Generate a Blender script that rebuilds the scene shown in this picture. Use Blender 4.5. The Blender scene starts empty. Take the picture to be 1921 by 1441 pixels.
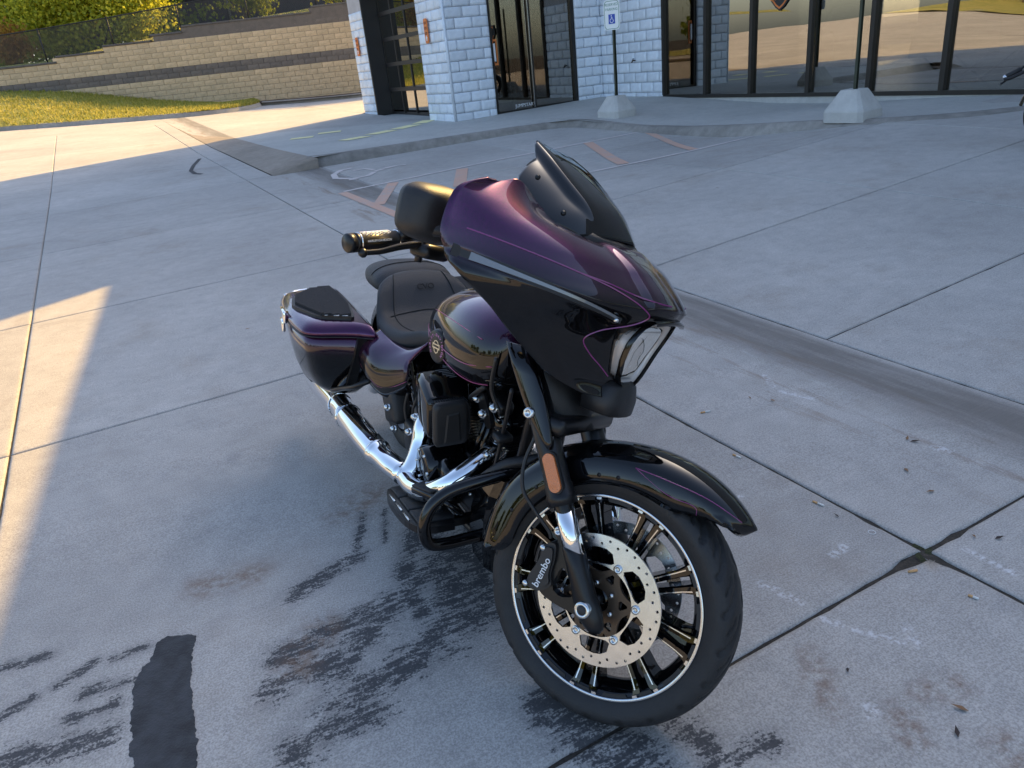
import bpy, bmesh, math, random
from mathutils import Vector, Matrix, noise
from mathutils.geometry import delaunay_2d_cdt
random.seed(7)
R = math.radians
SC = bpy.context.scene
COL = SC.collection
# ------------------------------------------------------------------ camera
cam = bpy.data.objects.new('camera', bpy.data.cameras.new('camera')); COL.objects.link(cam); SC.camera = cam
cam.data.sensor_fit = 'HORIZONTAL'; cam.data.sensor_width = 36.0; cam.data.lens = 36.0 * 1389.0 / 1921.0
cam.data.clip_start = 0.05; cam.data.clip_end = 2000
TH, RO = R(23.7), R(6.2)
_f = Vector((0, math.cos(TH), -math.sin(TH))); _u = Vector((0, math.sin(TH), math.cos(TH))); _r = Vector((1, 0, 0))
_cr = math.cos(RO) * _r - math.sin(RO) * _u; _cu = math.cos(RO) * _u + math.sin(RO) * _r
cam.matrix_world = Matrix(((_cr.x, _cu.x, -_f.x, 0), (_cr.y, _cu.y, -_f.y, 0), (_cr.z, _cu.z, -_f.z, 1.548), (0, 0, 0, 1)))
# ------------------------------------------------------------------ sky, sun, exposure
SUN_EL, SUN_DIR = R(36), Vector((0.60, 0.80, 0)).normalized()
W = bpy.data.worlds.new('World'); SC.world = W; W.use_nodes = True
wn = W.node_tree.nodes; bg = wn['Background']
sky = wn.new('ShaderNodeTexSky'); sky.sky_type = 'NISHITA'; sky.sun_disc = False
sky.sun_elevation = SUN_EL; sky.sun_rotation = math.atan2(SUN_DIR.x, SUN_DIR.y)
sky.air_density = 1.0; sky.dust_density = 2.2; sky.ozone_density = 1.0
W.node_tree.links.new(sky.outputs[0], bg.inputs[0]); bg.inputs[1].default_value = 0.15
sun = bpy.data.objects.new('sun', bpy.data.lights.new('sun', 'SUN')); COL.objects.link(sun)
sun.data.energy = 4.4; sun.data.angle = R(0.28); sun.data.color = (1.0, 0.64, 0.20)
sun.rotation_euler = Vector((SUN_DIR.x * math.cos(SUN_EL), SUN_DIR.y * math.cos(SUN_EL), math.sin(SUN_EL))).to_track_quat('Z', 'Y').to_euler()
SC.view_settings.view_transform = 'Standard'; SC.view_settings.look = 'None'; SC.view_settings.gamma = 1.0
SC.view_settings.use_curve_mapping = False
SC.view_settings.exposure = 1.20
SC.cycles.max_bounces = 6; SC.cycles.diffuse_bounces = 3; SC.cycles.glossy_bounces = 4; SC.cycles.transparent_max_bounces = 8

# ------------------------------------------------------------------ materials
def lk(nt, a, b): nt.links.new(a, b)
def mat(name, col, rough=0.5, metal=0.0, coat=0.0, coat_r=0.03, spec=0.5, bump=0.0, bscale=60.0, var=0.0, vscale=4.0, alpha=None):
    m = bpy.data.materials.new(name); m.use_nodes = True; nt = m.node_tree; b = nt.nodes['Principled BSDF']
    b.inputs['Base Color'].default_value = (*col, 1); b.inputs['Roughness'].default_value = rough; b.inputs['Metallic'].default_value = metal
    b.inputs['Coat Weight'].default_value = coat; b.inputs['Coat Roughness'].default_value = coat_r; b.inputs['Specular IOR Level'].default_value = spec
    if bump or var:
        tc = nt.nodes.new('ShaderNodeTexCoord')
    if var:
        n = nt.nodes.new('ShaderNodeTexNoise'); n.inputs['Scale'].default_value = vscale; n.inputs['Detail'].default_value = 5
        lk(nt, tc.outputs['Object'], n.inputs['Vector'])
        r = nt.nodes.new('ShaderNodeMapRange'); r.inputs[1].default_value = .3; r.inputs[2].default_value = .7
        r.inputs[3].default_value = 1 - var; r.inputs[4].default_value = 1 + var; lk(nt, n.outputs['Fac'], r.inputs[0])
        v = nt.nodes.new('ShaderNodeVectorMath'); v.operation = 'SCALE'; v.inputs[0].default_value = col; lk(nt, r.outputs[0], v.inputs['Scale'])
        lk(nt, v.outputs[0], b.inputs['Base Color'])
    if bump:
        n2 = nt.nodes.new('ShaderNodeTexNoise'); n2.inputs['Scale'].default_value = bscale; n2.inputs['Detail'].default_value = 4
        lk(nt, tc.outputs['Object'], n2.inputs['Vector'])
        bp = nt.nodes.new('ShaderNodeBump'); bp.inputs['Strength'].default_value = bump; bp.inputs['Distance'].default_value = 0.01
        lk(nt, n2.outputs['Fac'], bp.inputs['Height']); lk(nt, bp.outputs[0], b.inputs['Normal'])
    return m
class NB:
    """tiny node builder"""
    def __init__(s, m): s.nt = m.node_tree; s.tc = s.n('ShaderNodeTexCoord'); s.P = s.tc.outputs['Object']
    def n(s, t, **k):
        x = s.nt.nodes.new(t)
        for a, b in k.items(): setattr(x, a, b)
        return x
    def put(s, sock, v):
        if isinstance(v, bpy.types.NodeSocket): s.nt.links.new(v, sock)
        else: sock.default_value = v
    def math(s, op, a, b=0.0, c=0.0):
        x = s.n('ShaderNodeMath', operation=op); s.put(x.inputs[0], a); s.put(x.inputs[1], b)
        if op in ('MULTIPLY_ADD', 'SMOOTH_MIN'): s.put(x.inputs[2], c)
        return x.outputs[0]
    def noise(s, scale, detail=4, vec=None, rough=.55):
        x = s.n('ShaderNodeTexNoise'); x.inputs['Scale'].default_value = scale; x.inputs['Detail'].default_value = detail; x.inputs['Roughness'].default_value = rough
        s.put(x.inputs['Vector'], vec if vec is not None else s.P); return x.outputs['Fac']
    def rng(s, v, a, b, c=0.0, d=1.0, smooth=False):
        x = s.n('ShaderNodeMapRange'); x.interpolation_type = 'SMOOTHSTEP' if smooth else 'LINEAR'
        s.put(x.inputs[0], v); x.inputs[1].default_value = a; x.inputs[2].default_value = b; x.inputs[3].default_value = c; x.inputs[4].default_value = d; return x.outputs[0]
    def mix(s, f, a, b, blend='MIX'):
        x = s.n('ShaderNodeMix', data_type='RGBA', blend_type=blend); s.put(x.inputs[0], f)
        for i, v in ((6, a), (7, b)): s.put(x.inputs[i], v if isinstance(v, bpy.types.NodeSocket) else (*v, 1))
        return x.outputs[2]
    def vm(s, op, a, b=None, sc=None):
        x = s.n('ShaderNodeVectorMath', operation=op); s.put(x.inputs[0], a)
        if b is not None: s.put(x.inputs[1], b)
        if sc is not None: s.put(x.inputs['Scale'], sc)
        return x.outputs['Value'] if op in ('DOT_PRODUCT', 'LENGTH') else x.outputs[0]
    def bump(s, h, strength, dist=.01):
        x = s.n('ShaderNodeBump'); x.inputs['Strength'].default_value = strength; x.inputs['Distance'].default_value = dist; s.put(x.inputs['Height'], h); return x.outputs[0]
    def capsule(s, A, Bp, r, soft):
        A = Vector((A[0], A[1], 0)); Bp = Vector((Bp[0], Bp[1], 0)); ba = Bp - A; l2 = max(ba.dot(ba), 1e-6)
        pa = s.vm('SUBTRACT', s.PF, tuple(A)); h = s.math('DIVIDE', s.vm('DOT_PRODUCT', pa, tuple(ba)), l2)
        c = s.n('ShaderNodeClamp'); s.put(c.inputs[0], h)
        d = s.vm('LENGTH', s.vm('SUBTRACT', pa, s.vm('SCALE', tuple(ba), sc=c.outputs[0])))
        return s.rng(d, r, r + soft, 1, 0)
EA = R(26.5); E1 = Vector((math.cos(EA), math.sin(EA), 0)); E2 = Vector((-math.sin(EA), math.cos(EA), 0))

M = {}
def concrete(name, base, rough=.85, mottle=.12, speck=.25, bump=.35, grain=True):
    m = bpy.data.materials.new(name); m.use_nodes = True; b = m.node_tree.nodes['Principled BSDF']; k = NB(m)
    big = k.rng(k.noise(.7, 6), .3, .7, 1 - mottle, 1 + mottle); mid = k.rng(k.noise(9, 5), .3, .7, 1 - mottle * .6, 1 + mottle * .6)
    fine = k.rng(k.noise(190, 2), .35, .65, 1 - speck * .5, 1 + speck * .5)
    v = k.math('MULTIPLY', big, k.math('MULTIPLY', mid, fine))
    col = k.vm('SCALE', base, sc=v)
    vor = k.n('ShaderNodeTexVoronoi'); vor.inputs['Scale'].default_value = 60; k.put(vor.inputs['Vector'], k.P)
    dots = k.rng(vor.outputs['Distance'], .10, .16, 1, 0); sel = k.rng(vor.outputs['Color'], .62, .64)
    col = k.mix(k.math('MULTIPLY', k.math('MULTIPLY', dots, sel), .55), col, tuple(c * .45 for c in base))
    k.put(b.inputs['Base Color'], col); b.inputs['Roughness'].default_value = rough; b.inputs['Specular IOR Level'].default_value = .3
    h = k.math('ADD', k.math('MULTIPLY', k.noise(160, 3), .35), k.math('MULTIPLY', k.noise(14, 4), .65))
    k.put(b.inputs['Normal'], k.bump(h, bump, .004))
    return m, k, b, col
M['walk'] = concrete('sidewalk_concrete', (.44, .43, .40))[0]
M['kerb'] = concrete('kerb_concrete', (.32, .30, .27), mottle=.22)[0]
M['kerb_dirty'] = concrete('kerb_concrete_dirty', (.26, .24, .215), mottle=.3)[0]
M['base_conc'] = concrete('cast_concrete', (.50, .49, .46), bump=.8)[0]
M['brown_conc'] = concrete('flare_concrete', (.30, .255, .21), mottle=.2, bump=.5)[0]

def lot_material(near):
    m, k, b, col = concrete('near_slab_concrete' if near else 'lot_concrete', (.405, .385, .36), bump=.45, speck=.42)
    k.PF = k.vm('MULTIPLY', k.P, (1, 1, 0))
    u = k.vm('DOT_PRODUCT', k.PF, tuple(E1)); v = k.vm('DOT_PRODUCT', k.PF, tuple(E2))
    oi = k.n('ShaderNodeObjectInfo'); col = k.vm('SCALE', col, sc=k.rng(oi.outputs['Random'], 0, 1, .93, 1.06))
    # brown dirt mottling
    col = k.mix(k.rng(k.noise(1.7, 6, rough=.65), .54, .78, 0, .42), col, (.26, .205, .155))
    col = k.mix(k.rng(k.noise(4.3, 5, rough=.7), .57, .74, 0, .30), col, (.24, .235, .235))
    # dirt that follows the gutter on the right (runs along the building)
    cb = k.n('ShaderNodeCombineXYZ'); k.put(cb.inputs[0], k.math('MULTIPLY', u, 7.0)); k.put(cb.inputs[1], k.math('MULTIPLY', v, .8))
    st = k.noise(1.0, 7, vec=cb.outputs[0], rough=.7)
    band = k.math('MULTIPLY', k.rng(u, 2.55, 2.85, 0, 1, True), k.rng(u, 3.02, 3.11, 1, 0, True))
    col = k.mix(k.math('MULTIPLY', k.math('MULTIPLY', band, k.rng(st, .25, .55, .45, 1.0)), .88), col, (.165, .15, .135))
    zone = k.math('MULTIPLY', k.rng(u, 2.1, 2.5, 0, 1, True), k.rng(u, 2.75, 2.9, 1, 0, True))
    col = k.mix(k.math('MULTIPLY', zone, k.rng(st, .53, .66, 0, .6)), col, (.20, .135, .085))
    col = k.mix(k.math('MULTIPLY', zone, k.rng(st, .30, .38, .45, 0)), col, (.55, .55, .54))
    # tyre streaks along the drive lanes
    cb2 = k.n('ShaderNodeCombineXYZ'); k.put(cb2.inputs[0], k.math('MULTIPLY', u, .35)); k.put(cb2.inputs[1], k.math('MULTIPLY', v, 5.0))
    s2 = k.noise(1.0, 6, vec=cb2.outputs[0], rough=.65)
    col = k.mix(k.math('MULTIPLY', k.rng(v, 4.2, 6.5, 0, 1), k.rng(s2, .56, .72, 0, .35)), col, (.25, .235, .215))
    # black smears (old sealer) on the near slabs
    if not near: k.put(b.inputs['Base Color'], col); return m
    caps = None
    for A, Bp, r, so in SMEARS:
        c = k.capsule(A, Bp, r, so); caps = c if caps is None else k.math('MAXIMUM', caps, c)
    wv = k.n('ShaderNodeCombineXYZ')
    du = k.vm('DOT_PRODUCT', k.PF, (.93, .37, 0)); dv = k.vm('DOT_PRODUCT', k.PF, (-.37, .93, 0))
    k.put(wv.inputs[0], k.math('MULTIPLY', du, 14.0)); k.put(wv.inputs[1], k.math('MULTIPLY', dv, 55.0))
    nz = k.rng(k.math('ADD', k.math('MULTIPLY', k.noise(1.0, 7, vec=wv.outputs[0], rough=.75), .5), k.math('ADD', k.math('MULTIPLY', k.noise(130, 3, rough=.7), .3), k.math('MULTIPLY', k.noise(11, 4, rough=.6), .2))), .36, .64)
    sm = k.rng(k.math('ADD', k.math('MULTIPLY', caps, .74), k.math('MULTIPLY', nz, .9)), .96, 1.22, 0, 1, True)
    sm = k.math('MULTIPLY', sm, k.rng(caps, 0, .12))
    sm = k.math('MAXIMUM', sm, k.math('MULTIPLY', k.rng(caps, .15, 1, 0, .42, True), k.rng(k.noise(23, 5, rough=.7), .35, .62)))
    col = k.mix(k.math('MULTIPLY', sm, .9), col, (.035, .037, .043))
    # white scuffs
    sc = None
    for A, Bp, r, so in SCUFFS:
        c = k.capsule(A, Bp, r, so); sc = c if sc is None else k.math('MAXIMUM', sc, c)
    sw = k.math('MULTIPLY', sc, k.rng(k.noise(60, 5, rough=.7), .47, .56)); col = k.mix(k.math('MULTIPLY', sw, .55), col, (.72, .73, .75))
    rs = None
    for A, Bp, r, so in RUSTS:
        c = k.capsule(A, Bp, r, so); rs = c if rs is None else k.math('MAXIMUM', rs, c)
    col = k.mix(k.math('MULTIPLY', k.math('MULTIPLY', rs, k.rng(k.noise(26, 5, rough=.7), .42, .62)), .6), col, (.17, .10, .06))
    cb3 = k.n('ShaderNodeCombineXYZ'); k.put(cb3.inputs[0], k.math('MULTIPLY', u, 6.0)); k.put(cb3.inputs[1], k.math('MULTIPLY', v, 150.0)); br = k.noise(1.0, 3, vec=cb3.outputs[0])
    col = k.vm('SCALE', col, sc=k.rng(br, .3, .7, .94, 1.06))
    hh = k.math('ADD', k.math('MULTIPLY', k.noise(260, 3), .5), k.math('ADD', k.math('MULTIPLY', k.noise(60, 4), .5), k.math('MULTIPLY', br, .35))); k.put(b.inputs['Normal'], k.bump(hh, .6, .004))
    k.put(b.inputs['Base Color'], col)
    return m
SMEARS = [((-0.616, 2.409), (-0.610, 2.176), 0.0048, 0.051), ((-0.537, 2.430), (-0.513, 2.221), 0.004, 0.034), ((-0.605, 2.145), (-0.779, 1.977), 0.016, 0.085), ((-0.524, 1.848), (-0.770, 1.693), 0.02, 0.102), ((-0.509, 1.741), (-0.741, 1.579), 0.016, 0.119), ((-0.453, 1.886), (-0.568, 1.613), 0.012, 0.102), ((-0.408, 2.300), (-0.422, 2.012), 0.016, 0.085), ((-0.363, 2.210), (-0.207, 1.897), 0.04, 0.102), ((-0.298, 2.047), (-0.238, 1.779), 0.036, 0.102), ((-0.417, 1.957), (-0.355, 1.821), 0.016, 0.068), ((-0.411, 1.561), (-0.282, 1.663), 0.0096, 0.085), ((-0.285, 1.740), (-0.470, 1.560), 0.008, 0.102), ((-0.458, 1.467), (-0.636, 1.373), 0.008, 0.153), ((0.004, 1.404), (0.211, 1.207), 0.04, 0.119), ((0.272, 1.368), (0.388, 1.213), 0.016, 0.085), ((0.372, 1.201), (0.520, 1.233), 0.0064, 0.085), ((-1.407, 1.681), (-1.340, 1.754), 0.008, 0.051), ((-1.282, 1.768), (-1.206, 1.801), 0.0048, 0.051), ((-1.520, 1.581), (-1.460, 1.635), 0.0064, 0.051), ((-1.306, 1.544), (-1.198, 1.581), 0.0064, 0.068), ((-1.427, 1.425), (-1.182, 1.467), 0.016, 0.102), ((-1.114, 1.690), (-1.308, 1.638), 0.0032, 0.085), ((-1.634, 1.775), (-1.507, 1.811), 0.0032, 0.068), ((-0.171, 2.207), (-0.634, 1.642), 0, 0.204), ((-0.173, 1.792), (-0.545, 1.478), 0, 0.238), ((-0.247, 2.158), (-0.173, 1.866), 0.04, 0.085), ((-0.384, 2.246), (-0.262, 2.041), 0.024, 0.068)]
SCUFFS = [((1.218, 3.235), (1.212, 3.113), 0.008, 0.012), ((1.226, 3.050), (1.332, 2.950), 0.008, 0.012), ((1.594, 2.441), (1.629, 2.412), 0.012, 0.015), ((0.955, 1.885), (1.004, 1.918), 0.01, 0.015), ((0.691, 1.786), (0.767, 1.690), 0.008, 0.015), ((0.798, 1.617), (0.837, 1.585), 0.007, 0.012), ((0.865, 1.564), (0.963, 1.498), 0.006, 0.012), ((1.007, 1.553), (0.998, 1.483), 0.006, 0.012), ((0.775, 1.277), (0.802, 1.297), 0.008, 0.01), ((0.782, 1.316), (0.770, 1.301), 0.003, 0.01), ((1.346, 1.844), (1.410, 1.715), 0.003, 0.015), ((0.782, 2.262), (0.753, 2.233), 0.004, 0.01), ((-1.089, 1.607), (-1.087, 1.623), 0.003, 0.004)]
RUSTS = [((0.846, 1.275), (0.837, 1.200), 0.02, 0.04), ((0.714, 1.486), (0.694, 1.312), 0.01, 0.05), ((1.029, 1.161), (1.037, 1.118), 0.02, 0.05), ((0.927, 1.329), (1.032, 1.349), 0.01, 0.05), ((3.230, 7.104), (3.594, 7.019), 0.01, 0.03), ((-0.665, 1.799), (-0.698, 1.651), 0.02, 0.08), ((-1.119, 2.073), (-0.963, 2.104), 0.02, 0.09), ((-0.595, 2.536), (-0.686, 2.441), 0.03, 0.1)]
M['lot'] = lot_material(True); M['lot_far'] = lot_material(False)
M['soil'] = mat('joint_dirt', (.045, .038, .03), .95, bump=.8, bscale=90, var=.35, vscale=30)
M['moss'] = mat('moss', (.045, .05, .018), .95, bump=1, bscale=220, var=.4, vscale=60)
M['tar'] = mat('tar_sealer', (.030, .032, .037), .75, bump=.5, bscale=160, var=.45, vscale=22)
def marking_mat(name, col, lo=.42, hi=.60):
    m = bpy.data.materials.new(name); m.use_nodes = True; b = m.node_tree.nodes['Principled BSDF']; k = NB(m)
    w = k.rng(k.math('ADD', k.math('MULTIPLY', k.noise(3.0, 5), .5), k.math('MULTIPLY', k.noise(45, 5, rough=.7), .5)), lo, hi)
    k.put(b.inputs['Base Color'], k.mix(w, (.40, .385, .36), col)); b.inputs['Roughness'].default_value = .85; return m
M['pnt_pink'] = marking_mat('faded_orange_paint', (.58, .36, .27), .33, .50)
M['pnt_white'] = marking_mat('faded_white_paint', (.62, .55, .52), .36, .52)
M['dash_yel'] = marking_mat('pale_yellow_dash', (.88, .80, .42), .05, .15)
M['block'] = mat('painted_block', (.78, .84, .90), .6, bump=.5, bscale=45, var=.07, vscale=9)
m_ = M['block'].node_tree; oi_ = m_.nodes.new('ShaderNodeObjectInfo'); hs_ = m_.nodes.new('ShaderNodeMix'); hs_.data_type = 'RGBA'; hs_.blend_type = 'MULTIPLY'; hs_.inputs[0].default_value = 1
bs_ = m_.nodes['Principled BSDF']; lk_ = bs_.inputs['Base Color'].links[0].from_socket; mr_ = m_.nodes.new('ShaderNodeMapRange'); mr_.inputs[3].default_value = .86; mr_.inputs[4].default_value = 1.05; m_.links.new(oi_.outputs['Random'], mr_.inputs[0]); m_.links.new(lk_, hs_.inputs[6]); m_.links.new(mr_.outputs[0], hs_.inputs[7]); m_.links.new(hs_.outputs[2], bs_.inputs['Base Color'])
M['mortar'] = mat('mortar', (.38, .40, .44), .9, bump=.5, bscale=60, var=.1)
M['stucco'] = mat('upper_wall', (.42, .42, .43), .9, bump=.4, bscale=30, var=.08)
M['bronze'] = mat('dark_bronze_frame', (.030, .027, .024), .42, .4, var=.1)
M['doorblk'] = mat('door_frame_black', (.018, .017, .017), .5)
def glass_mat(name, tint, refl):
    m = bpy.data.materials.new(name); m.use_nodes = True; nt = m.node_tree; nt.nodes.clear()
    o = nt.nodes.new('ShaderNodeOutputMaterial'); t = nt.nodes.new('ShaderNodeBsdfTransparent'); t.inputs[0].default_value = (*tint, 1)
    g = nt.nodes.new('ShaderNodeBsdfGlossy'); g.inputs['Roughness'].default_value = .004; g.inputs[0].default_value = (.92, .90, .84, 1)
    lw = nt.nodes.new('ShaderNodeFresnel'); lw.inputs[0].default_value = 1.5
    a = nt.nodes.new('ShaderNodeMath'); a.operation = 'ADD'; a.use_clamp = True; a.inputs[1].default_value = refl; lk(nt, lw.outputs[0], a.inputs[0])
    tcn = nt.nodes.new('ShaderNodeTexCoord'); nn = nt.nodes.new('ShaderNodeTexNoise'); nn.inputs['Scale'].default_value = .9; lk(nt, tcn.outputs['Object'], nn.inputs['Vector'])
    bp = nt.nodes.new('ShaderNodeBump'); bp.inputs['Strength'].default_value = .012; bp.inputs['Distance'].default_value = .05; lk(nt, nn.outputs['Fac'], bp.inputs['Height']); lk(nt, bp.outputs[0], g.inputs['Normal'])
    mx = nt.nodes.new('ShaderNodeMixShader'); lk(nt, a.outputs[0], mx.inputs[0]); lk(nt, t.outputs[0], mx.inputs[1]); lk(nt, g.outputs[0], mx.inputs[2]); lk(nt, mx.outputs[0], o.inputs[0]); return m
M['glass'] = glass_mat('tinted_glass', (.46, .47, .46), .30)
M['dglass'] = glass_mat('dark_tinted_glass', (.42, .36, .31), .22)
M['ggl'] = glass_mat('garage_glass', (.20, .20, .20), .42)
def block_var(name, cols, rough=.9):
    """wall block: colour of its own per object"""
    m = bpy.data.materials.new(name); m.use_nodes = True; b = m.node_tree.nodes['Principled BSDF']; k = NB(m)
    oi = k.n('ShaderNodeObjectInfo'); c = k.mix(oi.outputs['Random'], cols[0], cols[1])
    n1 = k.rng(k.noise(5, 6, rough=.7), .45, .72, 0, .6); c = k.mix(n1, c, cols[2])
    c = k.vm('SCALE', c, sc=k.rng(k.noise(40, 4), .3, .7, .85, 1.15))
    k.put(b.inputs['Base Color'], c); b.inputs['Roughness'].default_value = rough; k.put(b.inputs['Normal'], k.bump(k.noise(35, 5), .5, .01)); return m
M['rw_tan'] = block_var('tan_wall_block', ((.66, .50, .31), (.54, .415, .26), (.35, .275, .18)))
M['rw_dark'] = block_var('charcoal_wall_block', ((.20, .17, .145), (.15, .13, .115), (.10, .09, .08)))
M['rw_cap'] = block_var('wall_cap', ((.13, .12, .11), (.11, .10, .095), (.08, .07, .065)))
M['siding'] = mat('dark_purple_siding', (.045, .036, .042), .7, var=.12)
M['link'] = mat('chain_link_wire', (.07, .07, .07), .45, .5)
M['fence'] = mat('black_vinyl_fence', (.012, .013, .013), .6)
M['bark'] = mat('bark', (.10, .075, .055), .9, bump=1, bscale=30, var=.3, vscale=12)
def leaf_mat(name, cols):
    m = bpy.data.materials.new(name); m.use_nodes = True; nt = m.node_tree; b = nt.nodes['Principled BSDF']; k = NB(m)
    g = k.n('ShaderNodeNewGeometry'); r = g.outputs['Random Per Island']
    cr = k.n('ShaderNodeValToRGB'); k.put(cr.inputs[0], r); e = cr.color_ramp.elements; e[0].color = (*cols[0], 1); e[1].color = (*cols[2], 1); x = e.new(.5); x.color = (*cols[1], 1)
    k.put(b.inputs['Base Color'], cr.outputs[0]); b.inputs['Roughness'].default_value = .55; b.inputs['Specular IOR Level'].default_value = .3
    tr = k.n('ShaderNodeBsdfTranslucent'); k.put(tr.inputs[0], k.mix(.5, cr.outputs[0], cols[2])); mx = k.n('ShaderNodeMixShader'); mx.inputs[0].default_value = .52
    out = nt.nodes['Material Output']; lk(nt, b.outputs[0], mx.inputs[1]); lk(nt, tr.outputs[0], mx.inputs[2]); lk(nt, mx.outputs[0], out.inputs[0]); return m
M['leaf_yg'] = leaf_mat('yellow_green_leaves', ((.17, .23, .02), (.42, .44, .035), (.66, .60, .06)))
M['leaf_g'] = leaf_mat('green_leaves', ((.05, .085, .018), (.13, .18, .03), (.26, .28, .04)))
M['leaf_or'] = leaf_mat('orange_leaves', ((.20, .09, .02), (.36, .17, .03), (.45, .28, .05)))
def grass_mat():
    m = bpy.data.materials.new('lawn_grass'); m.use_nodes = True; b = m.node_tree.nodes['Principled BSDF']; k = NB(m)
    c = k.mix(k.rng(k.noise(.9, 6), .35, .65), (.26, .28, .05), (.42, .37, .09)); c = k.mix(k.rng(k.noise(3.2, 6, rough=.7), .52, .68, 0, .65), c, (.55, .44, .18))
    c = k.vm('SCALE', c, sc=k.rng(k.noise(38, 4, rough=.7), .3, .7, .5, 1.45)); k.put(b.inputs['Base Color'], c); b.inputs['Roughness'].default_value = .9
    k.put(b.inputs['Normal'], k.bump(k.noise(60, 4), 1.0, .05)); return m
M['grass'] = grass_mat()
M['blade'] = leaf_mat('grass_blades', ((.20, .25, .04), (.36, .35, .06), (.52, .45, .13)))
M['mulch'] = mat('mulch', (.10, .065, .045), .95, bump=1, bscale=25, var=.5, vscale=14)
# vehicle materials
M['gblack'] = mat('gloss_black_paint', (.0025, .0025, .003), .5, coat=1, coat_r=.008, spec=0.0)
M['purple'] = None
def fade(name, z0, z1, axis=2, dark=(.0035, .0033, .004)):
    m = bpy.data.materials.new(name); m.use_nodes = True; b = m.node_tree.nodes['Principled BSDF']; k = NB(m)
    sp = k.n('ShaderNodeSeparateXYZ'); k.put(sp.inputs[0], k.P); f = k.rng(sp.outputs[axis], z0, z1, 0, 1, True)
    fl = k.n('ShaderNodeTexVoronoi'); fl.inputs['Scale'].default_value = 900; k.put(fl.inputs['Vector'], k.P)
    pc = k.mix(k.rng(fl.outputs['Color'], .3, .9), (.028, .0006, .030), (.095, .002, .075))
    k.put(b.inputs['Base Color'], k.mix(f, dark, pc)); k.put(b.inputs['Metallic'], k.math('MULTIPLY', f, .9)); b.inputs['Roughness'].default_value = .27; k.put(b.inputs['Specular IOR Level'], k.math('MULTIPLY', f, .5))
    b.inputs['Coat Weight'].default_value = 1; b.inputs['Coat Roughness'].default_value = .008; return m
M['fair'] = fade('purple_to_black_paint', 1.0, 1.13)
M['tankp'] = fade('tank_paint', .80, .90)
M['bagp'] = fade('bag_paint', .50, .62)
M['sidep'] = fade('side_cover_paint', .50, .64)
M['mblack'] = mat('matte_black_plastic', (.013, .013, .014), .48, bump=.15, bscale=500)
M['sblack'] = mat('satin_black_metal', (.010, .010, .011), .33, .3)
M['chrome'] = mat('chrome', (.86, .87, .88), .05, 1.0)
M['steel'] = mat('brushed_steel', (.60, .62, .65), .25, 1.0, var=.07, vscale=40)
M['machined'] = mat('machined_edge', (.60, .61, .63), .24, 1.0)
M['bolt'] = mat('zinc_bolt', (.62, .65, .66), .25, 1.0)
M['carrier'] = mat('bronze_carrier', (.085, .062, .045), .4, .7)
M['rubber'] = mat('tyre_rubber', (.016, .016, .017), .62, bump=.2, bscale=250, var=.2, vscale=20)
M['rubber2'] = mat('hose_rubber', (.012, .012, .013), .5)
M['seat'] = mat('seat_vinyl', (.020, .020, .023), .52, bump=.35, bscale=420)
M['seat2'] = mat('seat_insert_vinyl', (.028, .028, .031), .60, bump=.5, bscale=520)
M['smoke'] = mat('smoked_screen', (.004, .005, .006), .5, coat=1, coat_r=.006, spec=0.0)
M['pin'] = mat('magenta_pinstripe', (.19, .018, .14), .35, coat=.6)
M['pinkpin'] = mat('pink_pinstripe', (.36, .04, .16), .35, coat=.6)
M['amber'] = mat('amber_reflector', (.62, .17, .04), .25, coat=.6, bump=.5, bscale=400)
M['greypr'] = mat('grey_print', (.22, .22, .23), .6)
M['white'] = mat('white_print', (.8, .8, .8), .6)
M['cream'] = mat('ivory_metal', (.72, .66, .50), .3, .6)
M['pinktxt'] = mat('pink_lettering', (.62, .25, .50), .5)
M['greytxt'] = mat('grey_embroidery', (.008, .008, .008), .8)
M['led'] = mat('clear_lens_strip', (.17, .18, .19), .2, .2, coat=1)
M['hlens'] = None
M['hlens'] = glass_mat('headlight_lens_clear', (.96, .98, 1.0), .03)
M['reflector'] = mat('headlight_reflector', (.93, .95, .97), .25, .55)
M['bezel'] = mat('pale_bezel', (.62, .58, .56), .35, .35)
M['orange'] = mat('orange_sign', (.72, .20, .04), .5)
M['dark'] = mat('dark_print', (.03, .03, .03), .7)
M['sign_w'] = mat('sign_white', (.80, .83, .82), .4)
M['sign_g'] = mat('sign_green', (.06, .22, .15), .5)
M['sign_b'] = mat('sign_blue', (.02, .07, .42), .45)
M['post'] = mat('green_post', (.055, .065, .045), .5, .5, var=.2)
M['cloth_w'] = mat('white_cotton', (.62, .70, .72), .9, bump=.4, bscale=30)
M['cloth_b'] = mat('black_cloth', (.02, .021, .022), .9)
M['cloth_p'] = mat('purple_cloth', (.30, .20, .55), .9)
M['floor_in'] = mat('indoor_floor', (.16, .135, .11), .35)
M['wall_in'] = mat('indoor_wall', (.16, .15, .14), .8)
M['red_wall'] = mat('red_block_wall', (.30, .10, .08), .8)
M['butt'] = mat('cigarette_filter', (.62, .36, .16), .8)
M['paperw'] = mat('cigarette_paper', (.72, .72, .70), .8)
M['leafd'] = mat('dry_leaf', (.22, .12, .06), .8)
M['twig'] = mat('dark_debris', (.05, .035, .03), .9)
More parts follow.
